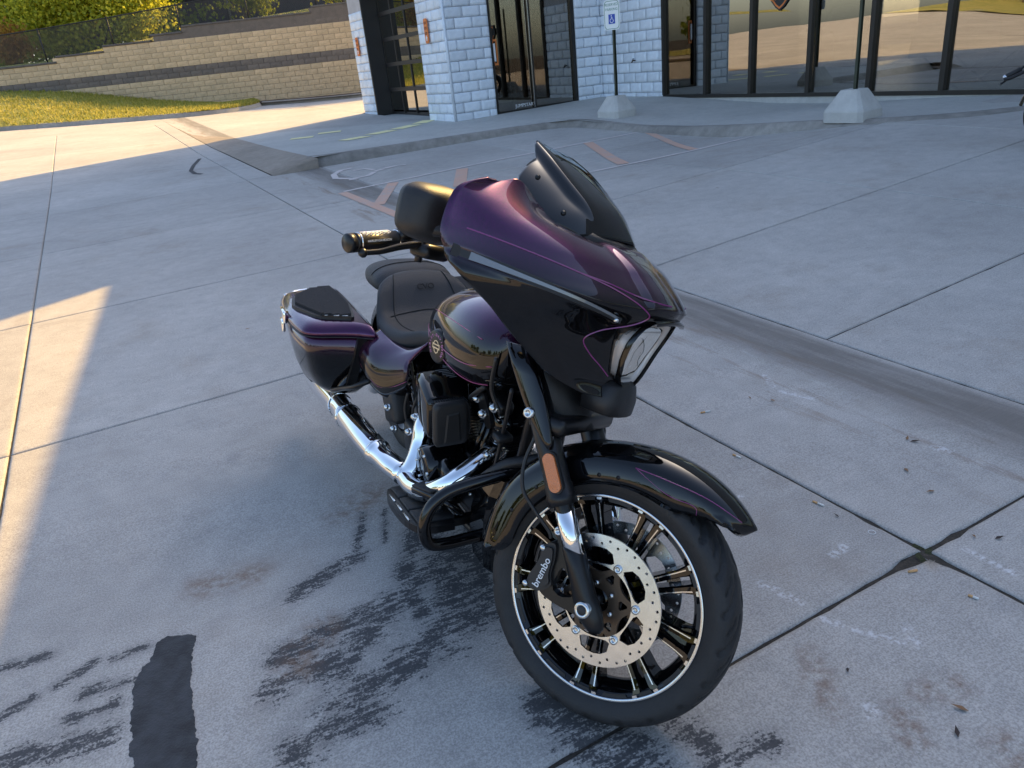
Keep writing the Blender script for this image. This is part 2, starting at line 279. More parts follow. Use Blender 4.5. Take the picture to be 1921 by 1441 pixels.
# ------------------------------------------------------------------ mesh helpers
def mk(name, vf, material, parent=None, smooth=True, mw=None, **props):
    v, f = vf; me = bpy.data.meshes.new(name); me.from_pydata([tuple(p) for p in v], [], f); me.update()
    if smooth: me.polygons.foreach_set('use_smooth', [True] * len(me.polygons))
    o = bpy.data.objects.new(name, me); COL.objects.link(o)
    if material: me.materials.append(material)
    if parent: o.parent = parent
    if mw is not None: o.matrix_basis = mw
    for k, x in props.items(): o[k] = x
    return o
def inst(name, me, parent=None, mw=None, **props):
    o = bpy.data.objects.new(name, me); COL.objects.link(o)
    if parent: o.parent = parent
    if mw is not None: o.matrix_basis = mw
    for k, x in props.items(): o[k] = x
    return o
def empty(name, loc=(0, 0, 0), **props):
    o = bpy.data.objects.new(name, None); COL.objects.link(o); o.location = loc; o.empty_display_size = .1
    for k, x in props.items(): o[k] = x
    return o
def join(*parts):
    V, F = [], []
    for v, f in parts:
        n = len(V); V += list(v); F += [tuple(i + n for i in q) for q in f]
    return V, F
def xf(vf, m): return [m @ Vector(p) for p in vf[0]], vf[1]
def mir(vf): return [(p[0], -p[1], p[2]) for p in vf[0]], [tuple(reversed(q)) for q in vf[1]]
def loft(rings, caps=True, closed=True):
    n = len(rings[0]); V = [tuple(p) for r in rings for p in r]; F = []
    for i in range(len(rings) - 1):
        for j in range(n if closed else n - 1):
            k = (j + 1) % n; F.append((i * n + j, i * n + k, (i + 1) * n + k, (i + 1) * n + j))
    if caps and closed: F.append(tuple(reversed(range(n)))); F.append(tuple(range((len(rings) - 1) * n, len(rings) * n)))
    return V, F
def crom(P, m=6, closed=False):
    P = [Vector(p) for p in P]; n = len(P); out = []
    if n < 3: return [P[0].lerp(P[1], i / m) for i in range(m + 1)]
    g = (lambda i: P[i % n]) if closed else (lambda i: P[max(0, min(n - 1, i))])
    for i in range(n if closed else n - 1):
        a, b, c, d = g(i - 1), g(i), g(i + 1), g(i + 2)
        for s in range(m):
            t = s / m; out.append(.5 * ((2 * b) + (c - a) * t + (2 * a - 5 * b + 4 * c - d) * t * t + (3 * b - a - 3 * c + d) * t ** 3))
    if not closed: out.append(P[-1])
    return out
def lerp_list(L, n):
    if not isinstance(L, (list, tuple)): return [L] * n
    o = []
    for i in range(n):
        x = i / (n - 1) * (len(L) - 1); a = int(min(x, len(L) - 2)); o.append(L[a] + (L[a + 1] - L[a]) * (x - a))
    return o
def tube(path, r, n=12, m=6, flat=1.0, straight=False):
    P = [Vector(p) for p in path] if straight else crom(path, m)
    rr = lerp_list(r, len(P)); rings = []; up = None
    for i, p in enumerate(P):
        t = (P[min(i + 1, len(P) - 1)] - P[max(i - 1, 0)]).normalized()
        if up is None: up = t.orthogonal().normalized()
        up = (up - t * up.dot(t)).normalized(); b = t.cross(up)
        rings.append([p + (up * math.cos(2 * math.pi * k / n) + b * math.sin(2 * math.pi * k / n) * flat) * rr[i] for k in range(n)])
    return loft(rings)
def cyl(a, b, r, n=16, r2=None):
    return tube([a, b], [r, r if r2 is None else r2], n, straight=True)
def rbox(c, s, bev=.01, seg=2, rot=None):
    bm = bmesh.new(); bmesh.ops.create_cube(bm, size=1)
    for v in bm.verts: v.co = Vector((v.co.x * s[0], v.co.y * s[1], v.co.z * s[2]))
    if bev > 0: bmesh.ops.bevel(bm, geom=bm.edges[:], offset=min(bev, min(s) * .49), segments=seg, affect='EDGES', profile=.5)
    bm.verts.ensure_lookup_table(); mt = Matrix.Translation(c) @ (rot.to_4x4() if rot is not None else Matrix())
    V = [mt @ v.co for v in bm.verts]; F = [tuple(v.index for v in f.verts) for f in bm.faces]; bm.free(); return V, F
def box(c, s): return rbox(c, s, 0)
def lathe(prof, o, ax, n=48, start=None):
    """prof: (radius, height along ax)"""
    ax = Vector(ax).normalized(); o = Vector(o); e = ax.orthogonal().normalized() if start is None else Vector(start); f = ax.cross(e)
    return loft_wrap([[o + ax * h + (e * math.cos(2 * math.pi * k / n) + f * math.sin(2 * math.pi * k / n)) * r for k in range(n)] for r, h in prof])
def loft_wrap(rings): return loft(rings, caps=False)
def chaikin(P, it=2, w=.25):
    P = [Vector(p) for p in P]
    for _ in range(it):
        Q = []
        for i in range(len(P)):
            a, b = P[i], P[(i + 1) % len(P)]; Q += [a.lerp(b, w), a.lerp(b, 1 - w)]
        P = Q
    return P
def prism(outer, holes, th, mtx, bev=0.0):
    """flat plate from 2D outline with holes, thickness th (z), mapped by mtx"""
    loops = [list(outer)] + [list(h) for h in holes]; pts, edges = [], []
    for L in loops:
        n = len(pts); pts += [Vector((p[0], p[1])) for p in L]; edges += [(n + i, n + (i + 1) % len(L)) for i in range(len(L))]
    v2, e2, f2, *_ = delaunay_2d_cdt(pts, edges, [], 1 if not holes else 2, 1e-7)
    if holes:
        def inside(L, p):
            c = False
            for i in range(len(L)):
                a, b = L[i], L[i - 1]
                if (a[1] > p[1]) != (b[1] > p[1]) and p[0] < (b[0] - a[0]) * (p[1] - a[1]) / (b[1] - a[1]) + a[0]: c = not c
            return c
        ff = []
        for f in f2:
            c = sum((v2[i] for i in f), Vector((0, 0))) / len(f)
            if inside(loops[0], c) and not any(inside(h, c) for h in loops[1:]): ff.append(f)
        f2 = ff
    n = len(v2); V = [mtx @ Vector((p[0], p[1], th / 2)) for p in v2] + [mtx @ Vector((p[0], p[1], -th / 2)) for p in v2]
    F = [tuple(f) for f in f2] + [tuple(i + n for i in reversed(f)) for f in f2]
    cnt = {}
    for f in f2:
        for i in range(len(f)):
            a, b = f[i], f[(i + 1) % len(f)]; cnt[(a, b)] = 1
    for (a, b) in cnt:
        if (b, a) not in cnt: F.append((b, a, a + n, b + n))
    return V, F
def circ2(r, n=24, c=(0, 0)): return [(c[0] + r * math.cos(2 * math.pi * i / n), c[1] + r * math.sin(2 * math.pi * i / n)) for i in range(n)]
def text(s, size, th=.001, align='CENTER'):
    cu = bpy.data.curves.new('t', 'FONT'); cu.body = s; cu.size = size; cu.extrude = th; cu.align_x = align; cu.align_y = 'CENTER'; cu.resolution_u = 3
    o = bpy.data.objects.new('t', cu); COL.objects.link(o); dg = bpy.context.evaluated_depsgraph_get(); me = bpy.data.meshes.new_from_object(o.evaluated_get(dg))
    V = [v.co.copy() for v in me.vertices]; F = [tuple(p.vertices) for p in me.polygons]; bpy.data.objects.remove(o); bpy.data.curves.remove(cu); bpy.data.meshes.remove(me); return V, F
def frame(o, x, y):
    x = Vector(x).normalized(); y = Vector(y); z = x.cross(y).normalized(); y = z.cross(x)
    return Matrix(((x.x, y.x, z.x, o[0]), (x.y, y.y, z.y, o[1]), (x.z, y.z, z.z, o[2]), (0, 0, 0, 1)))
def sm(a, b, x):
    t = max(0, min(1, (x - a) / (b - a))); return t * t * (3 - 2 * t)
def interp(T, x):
    if x <= T[0][0]: return T[0][1]
    for (a, p), (b, q) in zip(T, T[1:]):
        if x <= b: return p + (q - p) * (x - a) / (b - a)
    return T[-1][1]
def UV(u, v, z=0): p = E1 * u + E2 * v; return Vector((p.x, p.y, z))
def to_uv(x, y): return x * E1.x + y * E1.y, x * E2.x + y * E2.y
# ------------------------------------------------------------------ ground heights
def zlot(x, y):
    t = y - 3.0; z = .010 + .0275 * (t + math.sqrt(t * t + 1)) / 2 + .03 * max(0, -x - 6) * sm(8, 18, y)
    u, v = to_uv(x, y); k = sm(8.5, 5.5, v) * sm(-14, 0, v); z += .049 * max(0, min(u - 3.1, 5.1)) * k
    if u > 8.1: z += (max(z, .455) - z) * sm(8.1, 10.6, u) * sm(6.6, 5.2, v)
    return z
def sm_(a, b, x): return sm(a, b, x)
SWK = [(0, .45), (5.5, .45), (7, .42), (8, .375), (9, .345), (10, .345), (11, .39), (12, .44), (13, .485), (15.3, .495)]
def zwalk(u, v):
    za = .41 + .022 * max(0, u - 7) + .010 * max(0, v - 15.25); zb = interp(SWK, v)
    t = sm(11.5, 13.2, v) * (1 - sm(9.5, 10.8, u)) if u > 7.5 else 1
    return zb + (za - zb) * t
def gpt(u, v, off=0): p = UV(u, v); p.z = zlot(p.x, p.y) + off; return p
# ------------------------------------------------------------------ ground, slabs
def sheet(us, vs, zf, flip=False):
    V = [(*UV(u, v)[:2], zf(u, v)) for v in vs for u in us]; n = len(us)
    F = [(j * n + i, j * n + i + 1, (j + 1) * n + i + 1, (j + 1) * n + i) for j in range(len(vs) - 1) for i in range(n - 1)]
    return V, F
def seq(a, b, d): k = max(1, int(math.ceil((b - a) / d))); return [a + (b - a) * i / k for i in range(k + 1)]
ug = [-700, -300, -120] + seq(-60, 30, 3) + [60, 150, 400, 900]
mk('ground', sheet(ug, ug, lambda u, v: min(zlot(*UV(u, v)[:2]), 1.0) - .07), M['soil'], kind='structure')
lot = empty('parking_lot', kind='structure')
UL = [-11.5, -8.8, -6.1, -3.42, -.75, 1.93, 3.1, 5.7, 8.15, 10.78]
VLL = [-1.8, 1.11, 4.02, 6.45, 9.2, 12.0, 14.9, 17.8, 20.7, 23.6, 26.5]
VLR = [-3.0, -.3, 2.47, 4.12, 6.0, 8.9, 12.1]
JX = gpt(1.93, 1.11)
def slab(u0, u1, v0, v1, near, ulo=None):
    g = .0055; d = .06 if near else .35
    us = [u0 + g, u0 + g + .012] + seq(u0 + .03, u1 - .03, d) + [u1 - g - .012, u1 - g]; vs = [v0 + g, v0 + g + .012] + seq(v0 + .03, v1 - .03, d) + [v1 - g - .012, v1 - g]
    nu, nv = len(us), len(vs); V = []
    for j, v in enumerate(vs):
        for i, u in enumerate(us):
            edge = i == 0 or j == 0 or i == nu - 1 or j == nv - 1
            uu, vv = u, v
            if near and edge:
                nz = noise.noise(Vector((u * 9, v * 9, 3.1))) * .5 + noise.noise(Vector((u * 31, v * 31, 1.7))) * .5
                rec = .012 * max(0, nz); dist = math.hypot(u - 1.93, v - 1.11)
                rec += .030 * max(0, 1 - dist / .12) * (1 + 1.2 * nz) * (1 if v < 1.11 and u < 1.93 else .12) + .010 * max(0, 1 - dist / .45) * abs(nz + .4)
                if i == 0: uu += rec
                if i == nu - 1: uu -= rec
                if j == 0: vv += rec
                if j == nv - 1: vv -= rec
            elif near and (i == 1 or j == 1 or i == nu - 2 or j == nv - 2):
                dist = math.hypot(u - 1.93, v - 1.11); rec = .034 * max(0, 1 - dist / .12) * (1 if v < 1.11 and u < 1.93 else .12)
                if i == 1: uu += rec
                if i == nu - 2: uu -= rec
                if j == 1: vv += rec
                if j == nv - 2: vv -= rec
            V.append(tuple(gpt(uu, vv, -.004 if edge else 0)))
    F = [(j * nu + i, j * nu + i + 1, (j + 1) * nu + i + 1, (j + 1) * nu + i) for j in range(nv - 1) for i in range(nu - 1)]
    per = [i for i in range(nu)] + [j * nu + nu - 1 for j in range(1, nv)] + [(nv - 1) * nu + i for i in range(nu - 2, -1, -1)] + [j * nu for j in range(nv - 2, 0, -1)]
    n0 = len(V)
    for i in per: p = V[i]; V.append((p[0], p[1], p[2] - .05))
    for k in range(len(per)): k2 = (k + 1) % len(per); F.append((per[k2], per[k], n0 + k, n0 + k2))
    mk('concrete_slab', (V, F), M['lot' if u0 > -3.5 and u1 < 5.8 and v1 < 6.5 else 'lot_far'], lot)
for i in range(len(UL) - 1):
    VL = VLL if UL[i + 1] <= 1.94 else ([-1.8, 1.11, 4.02, 6.0, 8.9, 12.1, 14.9, 17.8, 20.7, 23.6, 26.5] if UL[i] < 3 else VLR)
    for j in range(len(VL) - 1):
        u0, u1, v0, v1 = UL[i], UL[i + 1], VL[j], VL[j + 1]
        if UL[i] > 8 and v1 > 6.1: continue
        if UL[i] == 1.93 and v0 > 11.9: u1 = 2.32
        near = -.8 <= u0 < 3.2 and -1.9 <= v0 < 3.9
        slab(u0, u1, v0, v1, near)
# the rest of the lot, beyond what the camera sees
flat = lambda u, v: zlot(*UV(u, v)[:2]) - .002
mk('lot_concrete', join(sheet(seq(-60, -11.51, 3), seq(-45, 40, 3), flat), sheet(seq(-11.505, 1.93, 2.6), seq(-45, -1.81, 3), flat), sheet(seq(1.935, 10.78, 2.2), seq(-45, -3.01, 3), flat), sheet(seq(-11.505, 2.32, 2.2), seq(26.51, 38, 2.5), flat), sheet(seq(2.325, 6.9, 1.2), seq(17, 38, 1.4), flat), sheet(seq(6.91, 16, 2.2), seq(21.4, 38, 2.5), flat)), M['lot_far'], kind='structure')
mk('joint_moss', join(*[rbox(gpt(1.93 + random.gauss(0, .035), 1.11 + random.gauss(0, .022), -.022 + random.random() * .012), (.03 + .02 * random.random(), .025, .012), .005, 1, Matrix.Rotation(random.random() * 6, 3, 'Z')) for _ in range(10)]), M['moss'], kind='stuff', label='green moss in the broken slab corner')
jd = []
for (a, b) in (((1.93, -1.8), (1.93, 11.9)), ((-.75, -1.8), (-.75, 6.4)), ((3.1, -1.8), (3.1, 6)), ((-3.4, 4.02), (1.93, 4.02)), ((-3.4, 1.11), (3.1, 1.11)), ((-3.4, 6.45), (1.93, 6.45)), ((3.1, 2.47), (8.1, 2.47)), ((3.1, 4.12), (8.1, 4.12)), ((1.93, 4.02), (3.1, 4.02))):
    n_ = int(math.hypot(b[0] - a[0], b[1] - a[1]) / .05); rr_ = []
    for i in range(n_ + 1):
        u_, v_ = a[0] + (b[0] - a[0]) * i / n_, a[1] + (b[1] - a[1]) * i / n_; w_ = .022; du_, dv_ = (w_, 0) if a[0] == b[0] else (0, w_); h_ = -.0085 + .003 * noise.noise(Vector((u_ * 23, v_ * 23, 0)))
        near_j = .03 * max(0, 1 - math.hypot(u_ - 1.93, v_ - 1.11) / .14)
        rr_.append([gpt(u_ - du_ - (near_j if du_ else 0), v_ - dv_ - (near_j if dv_ else 0), h_), gpt(u_ + du_ + (near_j if du_ else 0), v_ + dv_ + (near_j if dv_ else 0), h_)])
    mk('joint_filler', loft(rr_, False, False), M['soil'], lot)
# tar patch
tp = [(-1.173, 1.818, 0), (-1.138, 1.836, 0), (-1.073, 1.840, 0), (-1.055, 1.824, 0), (-1.029, 1.720, 0), (-1.004, 1.635, 0), (-0.951, 1.515, 0), (-0.909, 1.424, 0), (-0.887, 1.343, 0), (-0.815, 1.180, 0), (-0.983, 1.199, 0), (-1.053, 1.363, 0), (-1.115, 1.493, 0), (-1.175, 1.659, 0), (-1.173, 1.720, 0), (-1.157, 1.739, 0)]
TP = []
for i in range(len(tp)):
    a, b = Vector(tp[i]), Vector(tp[(i + 1) % len(tp)])
    for s in range(26):
        q = a.lerp(b, s / 26); jx = noise.noise(q * 17) * .010 + noise.noise(q * 75) * .006; jy = noise.noise(q * 17 + Vector((7, 0, 0))) * .010 + noise.noise(q * 75 + Vector((3, 0, 0))) * .006; TP.append((q.x + jx, q.y + jy))
tv, tf = prism(TP, [], .0016, Matrix.Translation((0, 0, 0)))
mk('tar_patch', ([(p[0], p[1], zlot(p[0], p[1]) + .001 + p[2]) for p in tv], tf), M['tar'], smooth=False, kind='structure')
# ------------------------------------------------------------------ painted markings, pale yellow dashes
def stripe(name, pts, w, material, off=.0045, zf=None):
    P = [Vector((p[0], p[1], 0)) for p in pts]; L, Rr = [], []; D = []
    for a, b in zip(P, P[1:]):
        k = max(1, int((b - a).length / .5)); D += [a.lerp(b, s / k) for s in range(k)]
    D.append(P[-1])
    V, F = [], []
    for i, p in enumerate(D):
        t = (D[min(i + 1, len(D) - 1)] - D[max(i - 1, 0)]).normalized(); nrm = Vector((-t.y, t.x, 0)) * w / 2
        for q in (p + nrm, p - nrm): V.append((q.x, q.y, (zf(q.x, q.y) if zf else zlot(q.x, q.y)) + off))
    for i in range(len(D) - 1): F.append((2 * i, 2 * i + 1, 2 * i + 3, 2 * i + 2))
    return V, F
def seg(name, pts, w, m, zf=None): return mk(name, stripe(name, pts, w, m, zf=zf), m, smooth=False, kind='structure')
seg('bay_line', [(-1.867, 9.717), (0.037, 10.909), (2.588, 12.335)], 0.075, M['pnt_white'])
seg('bay_line', [(-1.877, 9.652), (-0.945, 7.790)], 0.12, M['pnt_pink'])
seg('bay_line', [(2.539, 12.306), (2.640, 9.775)], 0.12, M['pnt_pink'])
seg('bay_line', [(0.986, 8.992), (2.525, 9.650), (3.537, 10.233)], 0.085, M['pnt_white'])
seg('hatch_line', [(-1.259, 9.997), (-1.290, 8.590)], 0.14, M['pnt_pink'])
seg('hatch_line', [(-0.361, 10.519), (-0.374, 9.208)], 0.16, M['pnt_pink'])
seg('hatch_line', [(1.541, 11.699), (1.661, 9.378)], 0.15, M['pnt_pink'])
seg('skid_mark', [(-5.566, 15.213), (-5.344, 14.207), (-5.141, 13.481), (-4.924, 13.066), (-4.751, 12.902)], 0.07, M['tar'])
seg('wheelchair_marking', [(-2.064, 11.706), (-2.210, 11.605), (-2.264, 11.259), (-2.169, 10.885), (-1.910, 10.681), (-1.703, 10.811), (-1.638, 11.087)], 0.09, M['pnt_white'])
seg('wheelchair_marking', [(-2.005, 11.421), (-1.833, 11.502), (-1.672, 11.297)], 0.07, M['pnt_white'])
seg('wheelchair_marking', [(-1.653, 11.143), (-1.513, 11.288)], 0.08, M['pnt_white'])
seg('wheelchair_marking', [(-1.519, 11.341), (-1.350, 11.474), (-1.215, 11.482)], 0.1, M['pnt_white'])
seg('wheelchair_marking', [(-1.937, 10.613), (-1.811, 10.620)], 0.08, M['pnt_white'])
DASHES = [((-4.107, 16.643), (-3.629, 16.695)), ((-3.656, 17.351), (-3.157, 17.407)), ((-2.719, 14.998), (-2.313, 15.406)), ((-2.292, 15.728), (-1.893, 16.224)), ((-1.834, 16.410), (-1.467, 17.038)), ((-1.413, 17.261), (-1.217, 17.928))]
for a, b in DASHES:  # bright dashes on the walk, their brightness put into the flat yellow colour
    seg('yellow_dash', (a, b), .36, M['dash_yel'], zf=lambda x, y: zwalk(*to_uv(x, y)) + .002)
# ------------------------------------------------------------------ raised walk, kerb
def walk_sheet(us, vs): return sheet(us, vs, zwalk)
KB = [(2.98, 12.45), (3.4, 12.3), (5, 12.2), (6.6, 12.12), (7.25, 12.0), (7.62, 11.6), (7.68, 10.8), (7.72, 9.5), (7.82, 8.4), (8.02, 7.2), (8.25, 6.2), (8.75, 5.4), (9.7, 4.9)]
ku = [(v, u) for u, v in reversed(KB[5:])]
wb = []
for v in seq(4.9, 11.6, .35): a = interp(ku, v) + .02; wb.append([(*UV(a + (11.2 - a) * i / 6, v)[:2], zwalk(a + (11.2 - a) * i / 6, v)) for i in range(7)])
for v in seq(11.75, 15.4, .35): a = max(7.6, 7.62 - (v - 11.6)) ; wb.append([(*UV(a + (11.2 - a) * i / 6, v)[:2], zwalk(a + (11.2 - a) * i / 6, v)) for i in range(7)])
mk('sidewalk', join(walk_sheet(seq(3.05, 7.6, .5), seq(12.3, 26, .5)), loft([list(r) for r in wb], False, False)), M['walk'], kind='structure')
mk('sidewalk_corner', ([(*UV(a, b)[:2], zwalk(a, b) + .001) for a, b in ((6.6, 12.32), (7.2, 12.1), (7.52, 11.75), (7.66, 11.55), (7.66, 12.4))], [(0, 1, 2, 3, 4)]), M['walk'], kind='structure')
fl = []
for v in seq(12.02, 24, .8): fl.append([gpt(2.33, v, .001), UV(2.7, v, (zlot(*UV(2.3, v)[:2]) + zwalk(3.05, v)) / 2 + .01), UV(3.05, v, zwalk(3.05, v) + .002)])
fl.insert(0, [Vector((p.x, p.y, zlot(p.x, p.y) - .02)) for p in (UV(2.36, 11.98), UV(2.7, 12.0), UV(3.05, 12.05))])
mk('ramp_flare', loft([list(reversed(r)) for r in fl], False, False), M['brown_conc'], kind='structure')
def kerb_strip(name, path, ztop, zbot, width=.16, batter=.09, material=None, out=1):
    P = crom([(p[0], p[1], 0) for p in path], 6); rings = []
    for i, p in enumerate(P):
        t = (P[min(i + 1, len(P) - 1)] - P[max(i - 1, 0)]).normalized(); n = Vector((t.y, -t.x, 0)) * out; zt = ztop(p.x, p.y); zb = min(zbot(p.x, p.y), zt) - .01
        h = zt - zb
        rings.append([(*(p - n * width).xy, zt + .003), (*(p - n * .03).xy, zt + .003), (*(p - n * .006).xy, zt - .012 * min(1, h / .05)), (*(p + n * .012).xy, zt - .035 * min(1, h / .08)), (*(p + n * batter).xy, zb + .012), (*(p + n * (batter + .02)).xy, zb - .03)])
    return mk(name, loft(rings, False, False), material or M['kerb'], kind='structure')
uvp = lambda L: [tuple(UV(u, v)[:2]) for u, v in L]
kerb_strip('sidewalk_kerb', uvp(KB), lambda x, y: zwalk(*to_uv(x, y)), zlot, out=1, material=M['kerb_dirty'])
# ------------------------------------------------------------------ shop building
BZ = .36                                     # foundation level
bld = empty('shop_building', UV(6.95, 15.25, .40), label='grey-blue painted split-face block shop building with dark glass storefront and garage door', category='building')
def bpart(name, vf, m, smooth=False, parent=None, **k):
    o = mk(name, vf, m, None, smooth, **k)
    if parent is None: o.parent = bld; o.matrix_parent_inverse = Matrix.Translation(bld.location).inverted()
    else: o.parent = parent; o.matrix_parent_inverse = Matrix.Translation(bld.location).inverted() if False else Matrix()
    return o
RB = Matrix.Rotation(EA, 3, 'Z')
def ubox(u0, u1, v0, v1, z0, z1):            # axis-aligned box in the building's own axes
    return rbox(UV((u0 + u1) / 2, (v0 + v1) / 2, (z0 + z1) / 2), (abs(u1 - u0), abs(v1 - v0), z1 - z0), 0, 1, RB)
ROOF, TOWER = 9.0, 14.3
# split-face blocks, shared variants
BL, BH = .4064, .2032
def block_mesh(seed, split):
    rnd = random.Random(seed); nx, nz = (6, 4) if split else (2, 2); V = []; jx = .0045; amp = .016 if split else .004
    off = rnd.random() * 90
    for j in range(nz + 1):
        for i in range(nx + 1):
            x = -BL / 2 + jx + (BL - 2 * jx) * i / nx; z = -BH / 2 + jx + (BH - 2 * jx) * j / nz; e = i in (0, nx) or j in (0, nz)
            d = .012 if e else .022 + amp * (noise.noise(Vector((x * 9 + off, z * 9, off))) + .7 * noise.noise(Vector((x * 22 + off, z * 25, off + 5))))
            V.append((x, -d, z))
    n = nx + 1; F = [(j * n + i, j * n + i + 1, (j + 1) * n + i + 1, (j + 1) * n + i) for j in range(nz) for i in range(nx)]
    per = list(range(n)) + [j * n + nx for j in range(1, nz + 1)] + [nz * n + i for i in range(nx - 1, -1, -1)] + [j * n for j in range(nz - 1, 0, -1)]
    b0 = len(V)
    for i in per: p = V[i]; V.append((p[0], .02, p[2]))
    for k in range(len(per)): k2 = (k + 1) % len(per); F.append((per[k2], per[k], b0 + k, b0 + k2))
    me = bpy.data.meshes.new('block'); me.from_pydata(V, [], F); me.update(); me.polygons.foreach_set('use_smooth', [True] * len(me.polygons)); me.materials.append(M['block']); return me
BV = [block_mesh(i, True) for i in range(7)]
def block_wall(a, b, z0, courses, shift, outward):
    """blocks from point a to b (2D Vectors), front face towards outward"""
    a = Vector(a); b = Vector(b); L = (b - a).length; d = (b - a).normalized(); ang = math.atan2(d.y, d.x)
    if Vector((d.y, -d.x)).dot(Vector(outward)) < 0: ang += math.pi
    for c in range(courses):
        x = -(BL / 2 if (c + shift) % 2 else 0)
        while x < L - .02:
            s, e = max(0, x), min(L, x + BL); x += BL
            if e - s < .04: continue
            ctr = a + d * ((s + e) / 2); o = inst('block', random.choice(BV), bld, Matrix.Translation((ctr.x, ctr.y, z0 + BH * (c + .5))) @ Matrix.Rotation(ang, 4, 'Z') @ Matrix.Diagonal(((e - s) / BL, 1, 1, 1)))
            o.matrix_parent_inverse = Matrix.Translation(bld.location).inverted()
u2 = lambda u, v: UV(u, v).xy
V0, U0, U1 = 15.25, 6.95, 10.8
oL, oF = tuple((-E1).xy), tuple((-E2).xy)
block_wall(u2(U0, 16.62), u2(U0, V0 + .03), BZ, 13, 0, oL)
block_wall(u2(U0, 21.22), u2(U0, 20.17), BZ, 13, 1, oL)
block_wall(u2(U0 + .03, V0), u2(7.96, V0), BZ, 12, 0, oF)
block_wall(u2(10.12, V0), u2(U1, V0), BZ, 12, 1, oF)
block_wall(u2(U1, V0), u2(U1, 13.06), BZ, 11, 0, oL)
G = .008
core = [ubox(U0 + G, U0 + .3, V0 + G, 16.615, .2, 3.0), ubox(U0 + G, U0 + .3, 20.175, 21.215, .2, 3.0), ubox(U0 + .3, 7.955, V0 + G, V0 + .3, .2, 2.8), ubox(10.125, U1 + .2, V0 + G, V0 + .3, .2, 2.8), ubox(U1 + G, U1 + .3, 13.065, V0 + G, .2, 2.6)]
for c_ in core: bpart('mortar_core', c_, M['mortar'])
bpart('corner_bead', cyl(UV(U0 + .004, V0 + .004, .36), UV(U0 + .004, V0 + .004, 3.0), .028, 10), M['block'], True)
# upper walls, roof (above what the picture shows; heights and sloping storefront top shaped to cast the lot's shadow edge)
up = [ubox(U0, U0 + .3, V0, 21.22, 3.6, TOWER), ubox(U0, U0 + .3, V0, 16.615, 3.0, 3.6), ubox(U0, U0 + .3, 20.175, 21.22, 3.0, 3.6), ubox(U0 + .3, 16, V0, V0 + .3, 3.3, TOWER), ubox(U0 + .3, 7.955, V0, V0 + .3, 2.8, 3.3), ubox(10.125, U1, V0, V0 + .3, 2.8, 3.3), ubox(U0 + .3, 16, 20.92, 21.22, .3, TOWER), ubox(15.7, 16, V0 + .3, 20.92, .3, TOWER), ubox(U1, U1 + .3, 13.06, V0, 2.6, 9.0), loft([[UV(a, v, z) for a, z in ((U1, 3.2), (U1 + .3, 3.2), (U1 + .3, h), (U1, h))] for v, h in ((13.055, 9.01), (12.2, 9.07), (8.0, 9.40), (4.0, 9.45), (-22, 9.45))]), ubox(22, 22.3, -22, V0, .3, ROOF), ubox(U1, 22.3, -22.3, -22, .3, ROOF)]
bpart('upper_wall', join(*up), M['stucco'])
bpart('roof', join(ubox(U1 + .3, 22, -22, V0, ROOF - .5, ROOF - .2), ubox(U0 + .3, 15.7, V0 + .3, 20.92, TOWER - .5, TOWER - .2)), M['stucco'])
# garage door, set back in its opening
DU = U0 + .40
bpart('door_reveal', join(ubox(U0 - .015, DU + .06, 20.11, 20.172, .36, 3.6), ubox(U0 + .01, DU + .06, 16.62, 16.66, .36, 3.6), ubox(U0 + .02, DU, 16.66, 20.11, 3.5, 3.6)), M['doorblk'])
gd = bpart('garage_door', ubox(DU + .05, DU + .09, 16.66, 20.11, .40, .53), M['doorblk'])
rows = [(.53, 1.08), (1.08, 1.685), (1.685, 2.275), (2.275, 2.87), (2.87, 3.5)]; gv = [16.66 + (20.11 - 16.66) * i / 4 for i in range(5)]
for (z0, z1) in rows:
    bpart('door_rail', ubox(DU, DU + .05, 16.66, 20.11, z1 - .045, z1 + .045), M['doorblk'], parent=gd)
    for a, b in zip(gv, gv[1:]):
        bpart('door_pane', ubox(DU + .028, DU + .034, a + .03, b - .03, z0 + .045, z1 - .045), M['ggl'], parent=gd)
        for q_ in (a + .022, b - .036): bpart('pane_bead', ubox(DU + .012, DU + .026, q_, q_ + .014, z0 + .045, z1 - .045), M['bronze'], parent=gd)
for x in gv: bpart('door_stile', ubox(DU + .003, DU + .047, x - .022, x + .022, .50, 3.5), M['doorblk'], parent=gd)
bpart('bay_interior', join(ubox(U0 + .35, 15.6, V0 + .35, 20.85, .34, .36), ubox(15.55, 15.68, V0 + .31, 20.9, .36, 8)), M['wall_in'])
# entrance glass on the tower's front
gdz = 3.25; DV = V0 + .10
ed = bpart('glass_entrance', join(ubox(7.965, 8.035, DV - .07, DV + .07, .40, gdz), ubox(10.045, 10.115, DV - .07, DV + .07, .44, gdz), ubox(8.955, 9.005, DV - .06, DV + .06, .42, gdz), ubox(8.035, 8.955, DV - .055, DV + .055, .40, .475), ubox(9.005, 10.045, DV - .055, DV + .055, .42, .50)), M['bronze'])
for a, b in ((8.035, 8.955), (9.005, 10.045)): bpart('pane', ubox(a, b, DV - .006, DV + .006, .475, gdz), M['dglass'], parent=ed)
bpart('steel_bead', ubox(8.94, 8.953, DV - .075, DV - .056, .48, gdz), M['steel'], parent=ed)
bpart('push_plate', join(ubox(8.05, 8.075, DV - .02, DV - .008, 1.42, 1.93), ubox(8.075, 8.13, DV - .02, DV - .008, 1.42, 1.46), ubox(8.075, 8.13, DV - .02, DV - .008, 1.89, 1.93), ubox(8.13, 8.155, DV - .02, DV - .008, 1.42, 1.93)), M['orange'], parent=ed)
bpart('hours_notice', ubox(8.055, 8.10, DV - .035, DV - .024, 1.5, 1.85), M['white'], parent=ed)
